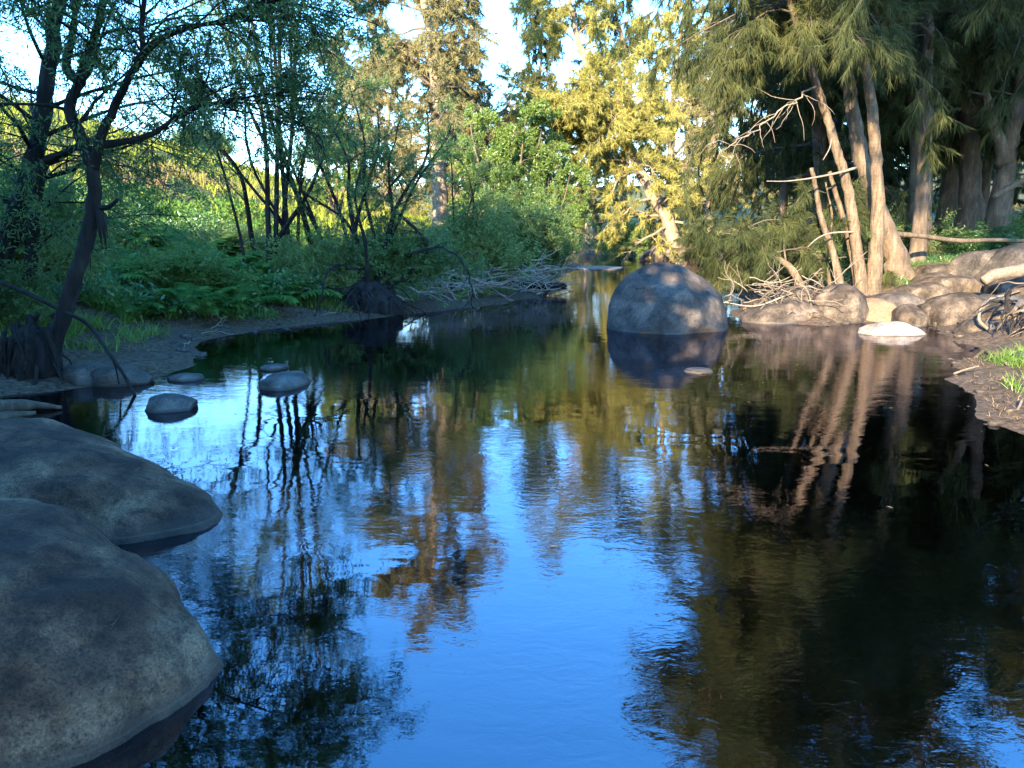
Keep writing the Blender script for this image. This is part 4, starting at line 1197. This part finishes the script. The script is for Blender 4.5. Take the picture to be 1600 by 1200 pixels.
for k in range(60):
    u = rr.uniform(190, 480); Y = rr.uniform(14.5, 21)
    x = (u - 800) / FPX * Y * 1.0
    if gz(x, Y) < 0.2: continue
    fern(x, Y, rr.uniform(0.9, 1.5), 'green bracken fern on the shaded left bank', 'bracken ferns on the left bank')

# ------------------------------------------------------------------ grass, undergrowth, litter (nobody could count these)
def scatter(name, label, xs, ys, h, w, mat, seed, zmin=0.05, lean=0.45, dz=0.0):
    r = rng_(seed)
    z = ground(xs, ys)
    k = z > zmin
    x, y, z = xs[k], ys[k], z[k] + dz
    n = len(x)
    d = np.stack([r.normal(0, lean, n), r.normal(0, lean, n), np.ones(n)], -1)
    d /= np.linalg.norm(d, axis=1)[:, None]
    a = r.uniform(0, 6.28, n)
    side = np.stack([np.cos(a), np.sin(a), np.zeros(n)], -1)
    hh = (h * r.uniform(0.45, 1.3, n))[:, None]
    ww = (w * r.uniform(0.7, 1.3, n))[:, None]
    p = np.stack([x, y, z - 0.02], -1)
    m = p + d * hh * 0.55
    tip = p + d * hh + np.stack([d[:, 0], d[:, 1], -0.25 * np.ones(n)], -1) * hh * 0.45
    v = np.stack([p - side * ww * .5, p + side * ww * .5, m + side * ww * .4, m - side * ww * .4, tip], 1)
    b = np.arange(n)[:, None] * 5
    o = link(name, mesh_from(name, v.reshape(-1, 3), [b + np.array([[0, 1, 2, 3]]), b + np.array([[3, 2, 4]])], False), mat)
    return tag(o, label, kind='stuff')
def clumpy(r, n, x0, x1, y0, y1, freq=1.2, keep=0.0, seed=3):
    x = r.uniform(x0, x1, n); y = r.uniform(y0, y1, n)
    k = fbm(np.stack([x * freq, y * freq, 0 * x], -1), 3, seed) > keep
    return x[k], y[k]
r = rng_(400)
x, y = clumpy(r, 48000, -45, -4, 25, 86, 0.25, -0.6)
scatter('grass', 'sunlit meadow grass on the hillside', x, y, 0.55, 0.05, M['meadow'], 401, 0.9)
x, y = clumpy(r, 5000, -20, -8, 27, 36, 0.30, 0.35, 8)
scatter('grass', 'dry brown grass tussocks below the meadow', x, y, 0.7, 0.035, M['straw'], 402, 1.2)
x, y = clumpy(r, 26000, -9.5, -4.2, 9.5, 16.5, 0.8, -0.25, 5)
scatter('grass', 'lush grass behind the crooked tree', x, y, 0.34, 0.016, M['grass'], 403, 0.25)
x, y = clumpy(r, 26000, -7.2, 0.5, 11.0, 24.0, 1.0, -0.15, 6)
scatter('grass', 'grass tufts at the edge of the left beach', x, y, 0.26, 0.014, M['grass'], 404, 0.13)
x, y = clumpy(r, 34000, 8, 24, 17.5, 32, 0.5, -0.15, 7)
scatter('grass', 'short grass on the right slope between the trunks', x, y, 0.18, 0.02, M['under'], 405, 0.55)
x, y = clumpy(r, 16000, 4.6, 8.5, 5.5, 11.5, 1.1, -0.2, 12)
scatter('grass', 'bright grass tufts on the near right bank', x, y, 0.24, 0.011, M['grass'], 406, 0.08, 0.6)
x, y = clumpy(r, 45000, 4.4, 8.5, 4.0, 12, 1.5, -0.5, 13)
scatter('litter', 'brown needle litter on the near right bank', x, y, 0.10, 0.007, M['straw'], 407, 0.01, 3.0)
x, y = clumpy(r, 26000, 5.0, 15, 15, 24, 1.2, -0.2, 14)
scatter('litter', 'brown needle litter among the bank rocks', x, y, 0.16, 0.010, M['straw'], 408, 0.03, 3.0)
x, y = clumpy(r, 40000, -7.5, 1.0, 10, 24, 1.2, -0.1, 15)
scatter('litter', 'brown twig litter on the left beach', x, y, 0.16, 0.010, M['straw'], 409, 0.02, 4.0)
# undergrowth mass on the left bank slope
def undergrowth(label, n, x0, x1, y0, y1, hgt, seed, mat, leaf, zmin=0.45, keep=-0.2):
    r = rng_(seed)
    x, y = clumpy(r, n, x0, x1, y0, y1, 0.7, keep, seed)
    z = ground(x, y)
    k = z > zmin
    x, y, z = x[k], y[k], z[k]
    hg = hgt * (0.6 + 0.6 * fbm(np.stack([x * 0.9, y * 0.9, 0 * x], -1), 3, seed + 2))
    p = np.stack([x, y, z + np.abs(hg) * r.random(len(x)) ** 0.6], -1)
    tw = np.stack([p, p + np.stack([r.normal(0, .12, len(x)), r.normal(0, .12, len(x)), r.uniform(-.02, .16, len(x))], -1)], 1)
    o = link('undergrowth', leaves_mesh('undergrowth', tw, r, 5, leaf[0] * 1.12, leaf[1] * 1.12, 0.15, 0.9, 0.03), mat)
    return tag(o, label, kind='stuff')
undergrowth('dark bramble mass on the left bank slope', 10000, -13, -4.4, 14.5, 24, 0.7, 421, M['under'], (0.11, 0.045), 0.15)
undergrowth('green weeds on the slope below the meadow', 5000, -16, -5, 19, 27, 0.45, 423, M['fern'], (0.14, 0.05), 0.8)
undergrowth('weeds under the left point willows', 4000, -3, 2.5, 24, 34, 0.6, 425, M['under'], (0.12, 0.045), 0.2)
undergrowth('low scrub on the far right shore', 7000, 8.5, 26, 26, 74, 1.2, 427, M['oak_grey'], (0.22, 0.05), 0.1)
undergrowth('low scrub around the far bend', 7000, -10, 18, 62, 110, 2.2, 429, M['oak_gold'], (0.35, 0.10), 0.1)

# ------------------------------------------------------------------ driftwood
def stick_mesh(seed, L, r0, wig=0.22, n=8, forks=1, curl=0.0):
    rr = rng_(seed)
    g = Geo()
    d = np.array((1.0, 0, 0)); p = np.array((-L / 2, 0, 0)); pts = [p]
    for k in range(n):
        d = unit(d + rr.normal(0, wig, 3) * np.array((1, 1, 0.6)) + np.array((0, curl, 0)))
        p = p + d * L / n; pts.append(p)
    pts = np.array(pts)
    tube(g, spline(pts, 2), np.linspace(r0, r0 * 0.45, 2 * n + 1), 6)
    for f in range(forks):
        q, t_ = along(pts, rr.uniform(0.3, 0.8))
        tube(g, walk(q, unit(t_ + rr.normal(0, 0.6, 3)), L * 0.3, 0, 4, rr, 0.2), np.linspace(r0 * 0.6, r0 * 0.25, 5), 5)
    return g.mesh('driftwood_stick')
sticks = [stick_mesh(500 + k, L, r0, 0.2, 8, f) for k, (L, r0, f) in enumerate([(1.6, 0.022, 1), (1.2, 0.018, 1), (2.1, 0.028, 2), (0.9, 0.014, 0), (1.5, 0.016, 2), (1.8, 0.035, 1)])]
twists = [stick_mesh(520 + k, L, r0, 0.32, 9, f, cu) for k, (L, r0, f, cu) in enumerate([(0.9, 0.012, 1, 0.2), (1.2, 0.014, 2, 0.12), (0.7, 0.010, 0, 0.3), (1.1, 0.016, 1, -0.2)])]
rr = rng_(530)
for k in range(120):
    u = rr.uniform(655, 885)
    tt = (u - 655) / 230
    Y = 19.3 + 6.0 * tt + rr.uniform(-0.2, 1.2)
    x = (u - 800) / FPX * Y
    z = max(gz(x, Y), 0.0) + 0.04 + rr.random() ** 1.1 * (0.45 + 0.55 * tt)
    me = sticks[int(rr.integers(6))]
    o = link('driftwood_stick', me, M['drift'])
    o.location = (x, Y, z); o.rotation_euler = (rr.uniform(0, 6.28), rr.normal(0, 0.25), rr.normal(0, 0.7))
    o.scale = (rr.uniform(0.6, 1.1),) * 3
    tag(o, 'grey stick in the flood heap on the left point', 'stick', 'sticks heaped on the left point')
for k in range(75):
    p = P(rr.normal(1235, 36), 470 - rr.random() * 30, 17.0 + rr.uniform(-0.5, 0.7))
    o = link('bleached_twig', twists[int(rr.integers(4))], M['drift_pale'])
    o.location = (p[0], p[1], max(p[2] + rr.normal(0, 0.12), 0.1)); o.rotation_euler = (rr.uniform(0, 6.28), rr.normal(0, 0.35), rr.normal(0, 0.9))
    o.scale = (rr.uniform(0.6, 1.1),) * 3
    tag(o, 'bleached curly twig in the heap left of the slim trunks', 'twig', 'bleached twigs heaped on the right bank rocks')
peb = []
for k in range(4):
    V_, F_ = ico(3)
    q_ = V_ * np.array((1, 0.75, 0.5)) * (1 + 0.25 * fbm(V_ * 1.3, 3, 900 + k))[:, None]
    peb.append(mesh_from('stone', q_, [F_]))
def stones(n, pick, label, group, mat, smin, smax, seed):
    r = rng_(seed); m = 0
    while m < n:
        x_, y_ = pick(r); z_ = gz(x_, y_)
        if not (-0.06 < z_ < 0.75): 
            m += 0.2; continue
        o = link('stone', peb[int(r.integers(4))], mat)
        o.material_slots[0].link = 'OBJECT'; o.material_slots[0].material = mat
        k_ = smin * (smax / smin) ** (r.random() ** 2)
        o.location = (x_, y_, z_ + k_ * 0.12); o.scale = (k_, k_ * r.uniform(0.8, 1.2), k_ * r.uniform(0.7, 1.1)); o.rotation_euler = (r.normal(0, .2), r.normal(0, .2), r.uniform(0, 6.28))
        tag(o, label, 'stone', group); m += 1
stones(70, lambda r: ((lambda Y: ((r.uniform(200, 560) - 800) / FPX * Y, Y))(r.uniform(9.5, 19.5))), 'small stone lying on the muddy left beach', 'small stones on the left beach', M['rock_dark'], 0.03, 0.14, 541)
stones(90, lambda r: ((lambda Y: ((r.uniform(1150, 1600) - 800) / FPX * Y, Y))(r.uniform(13.5, 18.5))), 'small stone packed between the right bank rocks', 'small stones on the right bank', M['rock_warm'], 0.05, 0.24, 542)
stones(40, lambda r: ((lambda Y: ((r.uniform(1480, 1600) - 800) / FPX * Y, Y))(r.uniform(6.5, 11.5))), 'small stone on the near right bank', 'small stones on the near right bank', M['rock_warm'], 0.02, 0.09, 543)
for k in range(46):
    Y = rr.uniform(11, 20); u = rr.uniform(230, 640)
    x = (u - 800) / FPX * Y; z = gz(x, Y)
    if not (0.0 < z < 0.45): continue
    o = link('beach_twig', sticks[int(rr.integers(6))], M['drift'])
    o.location = (x, Y, z + 0.02); o.rotation_euler = (rr.uniform(0, 6.28), rr.normal(0, 0.06), rr.uniform(0, 6.28))
    o.scale = (rr.uniform(0.2, 0.5),) * 3
    tag(o, 'small twig washed up on the muddy left beach', 'twig', 'twigs washed up on the left beach')
def log(name, label, cps, r0, r1, mat, sides=10, lump=0.12, cat='log'):
    p = spline(cps, 6)
    g = Geo(); tube(g, p, np.linspace(r0, r1, len(p)), sides, lump=lump)
    org = np.asarray(cps[0])
    o = link(name, g.mesh(name, True, org), mat); o.location = tuple(org)
    return tag(o, label, cat)
log('fallen_log', 'thin fallen log lying level across the right slope', [P(1385, 364, 19.4), P(1440, 369, 19.8), P(1500, 376, 20.2), P(1560, 375, 20.5), P(1640, 378, 20.8)], 0.065, 0.05, M['bark_brown'])
log('fallen_branch', 'bent fallen branch resting on the slope at the right edge', [P(1552, 308, 23), P(1580, 292, 22.8), P(1612, 276, 22.6)], 0.10, 0.08, M['bark_brown'])
log('drift_root', 'thick pale drift root end lying on the rocks at the right edge', [P(1536, 440, 15.6), P(1552, 430, 15.6), P(1580, 425, 15.6), P(1612, 420, 15.7), P(1650, 420, 15.8)], 0.10, 0.15, M['drift_pale'], 12, 0.2)
log('bent_stick', 'bent pale stick arching over the cone-shaped rock', [P(1575, 461, 14.4), P(1550, 466, 14.2), P(1535, 478, 14.0), P(1530, 500, 13.8), P(1545, 516, 13.8)], 0.022, 0.03, M['drift_pale'], 7)
log('leaning_branch', 'long bent branch leaning from the crooked tree down into the water', [P(0, 440, 9.9), P(50, 462, 9.8), P(90, 482, 9.7), P(112, 492, 9.45), P(140, 510, 9.3), P(165, 545, 9.1), P(190, 580, 8.9), P(211, 617, 8.75)], 0.03, 0.018, M['bark_dark'], 8)
log('leaning_branch', 'thin split branch beside the long bent branch at the left shore', [P(110, 490, 9.4), P(138, 506, 9.25), P(160, 540, 9.05), P(178, 566, 8.95), P(186, 600, 8.9)], 0.018, 0.010, M['bark_dark'], 6)
log('drift_slab', 'split dark driftwood slab floating at the left edge', [P(-40, 640, 7.9), P(0, 636, 7.9), P(50, 633, 7.95), P(96, 637, 8.0)], 0.10, 0.02, M['bark_brown'], 10, 0.3)
log('drift_slab', 'lower driftwood slab half under water at the left edge', [P(-40, 658, 7.6), P(0, 652, 7.6), P(30, 648, 7.65), P(56, 645, 7.7)], 0.08, 0.02, M['bark_brown'], 10, 0.3)
log('fallen_log', 'dark log end jutting from the left point over the water', [P(815, 445, 25.8), P(850, 447, 25.2), P(884, 447.5, 24.8)], 0.16, 0.10, M['bark_dark'], 10)
log('stick', 'thin stick standing out from the dark log end', [P(880, 446, 24.8), P(890, 440, 24.7), P(902, 436, 24.6)], 0.014, 0.008, M['drift'], 5, cat='stick')
log('stick', 'curved white stick on the near right bank', [P(1565, 660, 7.6), P(1580, 650, 7.7), P(1592, 636, 7.85), P(1597, 624, 8.0)], 0.016, 0.012, M['drift_pale'], 7, cat='stick')
log('stick', 'pale stick lying across grass at the right edge', [P(1570, 566, 10.3), P(1586, 580, 10.1), P(1602, 600, 9.8)], 0.018, 0.012, M['drift_pale'], 7, cat='stick')
log('stick', 'flat stick lying over the waterline of the near right bank', [P(1490, 584, 10.2), P(1510, 577, 10.1), P(1530, 572, 10.0)], 0.016, 0.010, M['drift_pale'], 7, cat='stick')
log('stick', 'bare stick reaching over the water from the twig heap', [P(1228, 462, 17.2), P(1180, 478, 16.9), P(1130, 472, 16.8)], 0.02, 0.008, M['drift'], 6, cat='stick')
# tangle of roots at the right edge
V, F = ico(4)
rt = empty('root_tangle', 'upturned tangle of dark roots at the right edge above the inlet', 'roots', tuple(P(1600, 500, 13.2)))
rr = rng_(560)
for k in range(44):
    p0 = P(rr.uniform(1575, 1650), rr.uniform(440, 530), 13.2 + rr.uniform(-0.3, 0.5))
    a = rr.uniform(1.9, 4.4)
    g = Geo(); tube(g, walk(p0, np.array((math.cos(a), 0.5 * math.sin(a) - 0.2, rr.normal(-0.3, 0.5))), rr.uniform(0.4, 1.0), 0.5, 6, rr, 0.28), np.linspace(rr.uniform(0.012, 0.04), 0.005, 7), 5)
    link('root', g.mesh('root', True, rt.location), M['bark_dark'] if k % 3 else M['bark_brown'], rt)
# dead hanging boughs of the overhanging tree
rt = empty('dead_bough', 'bare pinkish dead bough hanging left of the leaning slim trunk', 'branch', tuple(P(1262, 150, 18.0)))
g = Geo(); rr = rng_(570)
main = spline([P(1275, 135, 18.0), P(1235, 165, 17.6), P(1190, 195, 17.2), P(1150, 222, 16.9), P(1118, 242, 16.7)], 5)
main[1:] += rr.normal(0, 0.05, (len(main) - 1, 3))
tube(g, main, np.linspace(0.022, 0.005, len(main)), 5)
for k in range(20):
    q, t_ = along(main, rr.uniform(0.1, 0.98))
    tube(g, walk(q, unit(t_ * 0.9 + rr.normal(0, 0.55, 3) + np.array((0, 0, -0.1))), rr.uniform(0.3, 1.1), 0.25, 6, rr, 0.22), np.linspace(0.008, 0.003, 7), 4)
o = link('twigs', g.mesh('twigs', True, rt.location), M['dead_twig'], rt); o['kind'] = 'stuff'

# ------------------------------------------------------------------ unseen wood behind and beside the camera, placed to shade the left bank and crowns
def shade_wood(specs, seed):
    r = rng_(seed)
    g = Geo(); tw = []
    for (x, y, z0, z1, R, n) in specs:
        n = int(n * 0.75)
        zb = gz(x, y)
        tube(g, np.array([(x, y, zb - 0.2), (x + .2, y, zb + z0 * .6), (x, y + .2, zb + z1 * .9)]), (0.35, 0.28, 0.08), 8)
        m = n // 14
        c = rand_units(r, m) * (r.random(m) ** 0.4)[:, None] * np.array((R, R, (z1 - z0) / 2)) + np.array((x, y, zb + (z0 + z1) / 2))
        for k in range(m):
            a = c[k] + r.normal(0, 0.45, (14, 3))
            tw.append(np.stack([a, a + r.normal(0, 0.2, (14, 3))], 1))
    tw = np.concatenate(tw)
    lv = leaves_mesh('wood_leaf', tw, r, 1, 0.7, 0.6, 0.2, 1.0, 0.1)
    n0 = len(lv.vertices); co = np.empty(n0 * 3); lv.vertices.foreach_get('co', co)
    bpy.data.meshes.remove(lv)
    g.add(co.reshape(-1, 4, 3)[:, :3].reshape(-1, 3), None, np.arange(n0 // 4 * 3).reshape(-1, 3))
    o = link('shade_woodland', g.mesh('shade_woodland', False), M['willow_dark'])
    return tag(o, 'unseen wood placed behind the viewer for its shade', kind='stuff')
shade_wood([(-10, -3, 2, 11, 4.0, 7000), (-14, -7, 2, 12, 4.5, 8000), (-12, 1.5, 1.5, 9.5, 3.4, 6000), (-16, 2, 1.0, 6, 3.2, 4000), (-14.5, -12, 3, 13, 4.0, 7000), (-7.7, -4.2, 1.0, 9.5, 2.8, 5200), (-4.7, -1.4, 0.2, 4.0, 1.9, 3400), (-8.0, 1.4, 0.3, 5.5, 2.0, 3200),
            (-2.0, -15, 14.5, 27, 4.8, 8000), (5, -13, 14.0, 26, 5.2, 7000), (9, -8, 12, 24, 5.0, 6000)], 600)

# dry straws and grains lying on the corner boulders
def surface_z(ob, x, y):
    hit, loc, nrm, idx = ob.ray_cast(Vector((x, y, 5)) - ob.location, Vector((0, 0, -1)))
    return (loc + ob.location).z if hit else None
bpy.context.view_layer.update()
rr = rng_(640)
g = Geo()
for o in [ob for ob in C.objects if ob.name.startswith('boulder') and ob.location.y < 8]:
    for k in range(150):
        x = rr.uniform(-4.2, -1.3); y = rr.uniform(2.2, 5.6)
        z = surface_z(o, x, y)
        if z is None or z < 0.06: continue
        a = rr.uniform(0, 6.28); L = rr.uniform(0.015, 0.09); d = np.array((math.cos(a), math.sin(a), 0)) * L
        z2 = surface_z(o, x + d[0], y + d[1]); zm = surface_z(o, x + d[0] / 2, y + d[1] / 2)
        if z2 is None or zm is None: continue
        tube(g, np.array([(x, y, z + 0.002), (x + d[0] / 2, y + d[1] / 2, zm + 0.004), (x + d[0], y + d[1], z2 + 0.002)]), (0.0012, 0.0012, 0.0008), 3)
o = link('litter', g.mesh('litter', True), M['straw'])
tag(o, 'dry straws scattered on the corner boulders', kind='stuff')

# leaf bits drifting on the still water
r = rng_(660)
pts = np.concatenate([np.stack([r.normal(-1.6, 1.6, 60), r.normal(6.5, 2.2, 60)], -1), np.stack([r.normal(4.0, 1.5, 50), r.normal(10.5, 2.4, 50)], -1), np.stack([r.uniform(-4.6, -2.5, 40), r.uniform(8.3, 14.5, 40)], -1)])
pts = pts[inside(pts[:, 0], pts[:, 1])]
n = len(pts); a = r.uniform(0, 6.28, n); L = r.uniform(0.012, 0.035, n)
d = np.stack([np.cos(a) * L, np.sin(a) * L, np.zeros(n)], -1); e = np.stack([-np.sin(a) * L * 0.3, np.cos(a) * L * 0.3, np.full(n, 0.002)], -1)
p = np.stack([pts[:, 0], pts[:, 1], np.full(n, 0.005)], -1)
o = link('floating_leaves', mesh_from('floating_leaves', np.stack([p - d, p + e, p + d, p - e * np.array((1, 1, -1))], 1).reshape(-1, 3), [np.arange(n * 4).reshape(-1, 4)]), M['straw'])
tag(o, 'small dry leaf bits drifting on the water', kind='stuff')
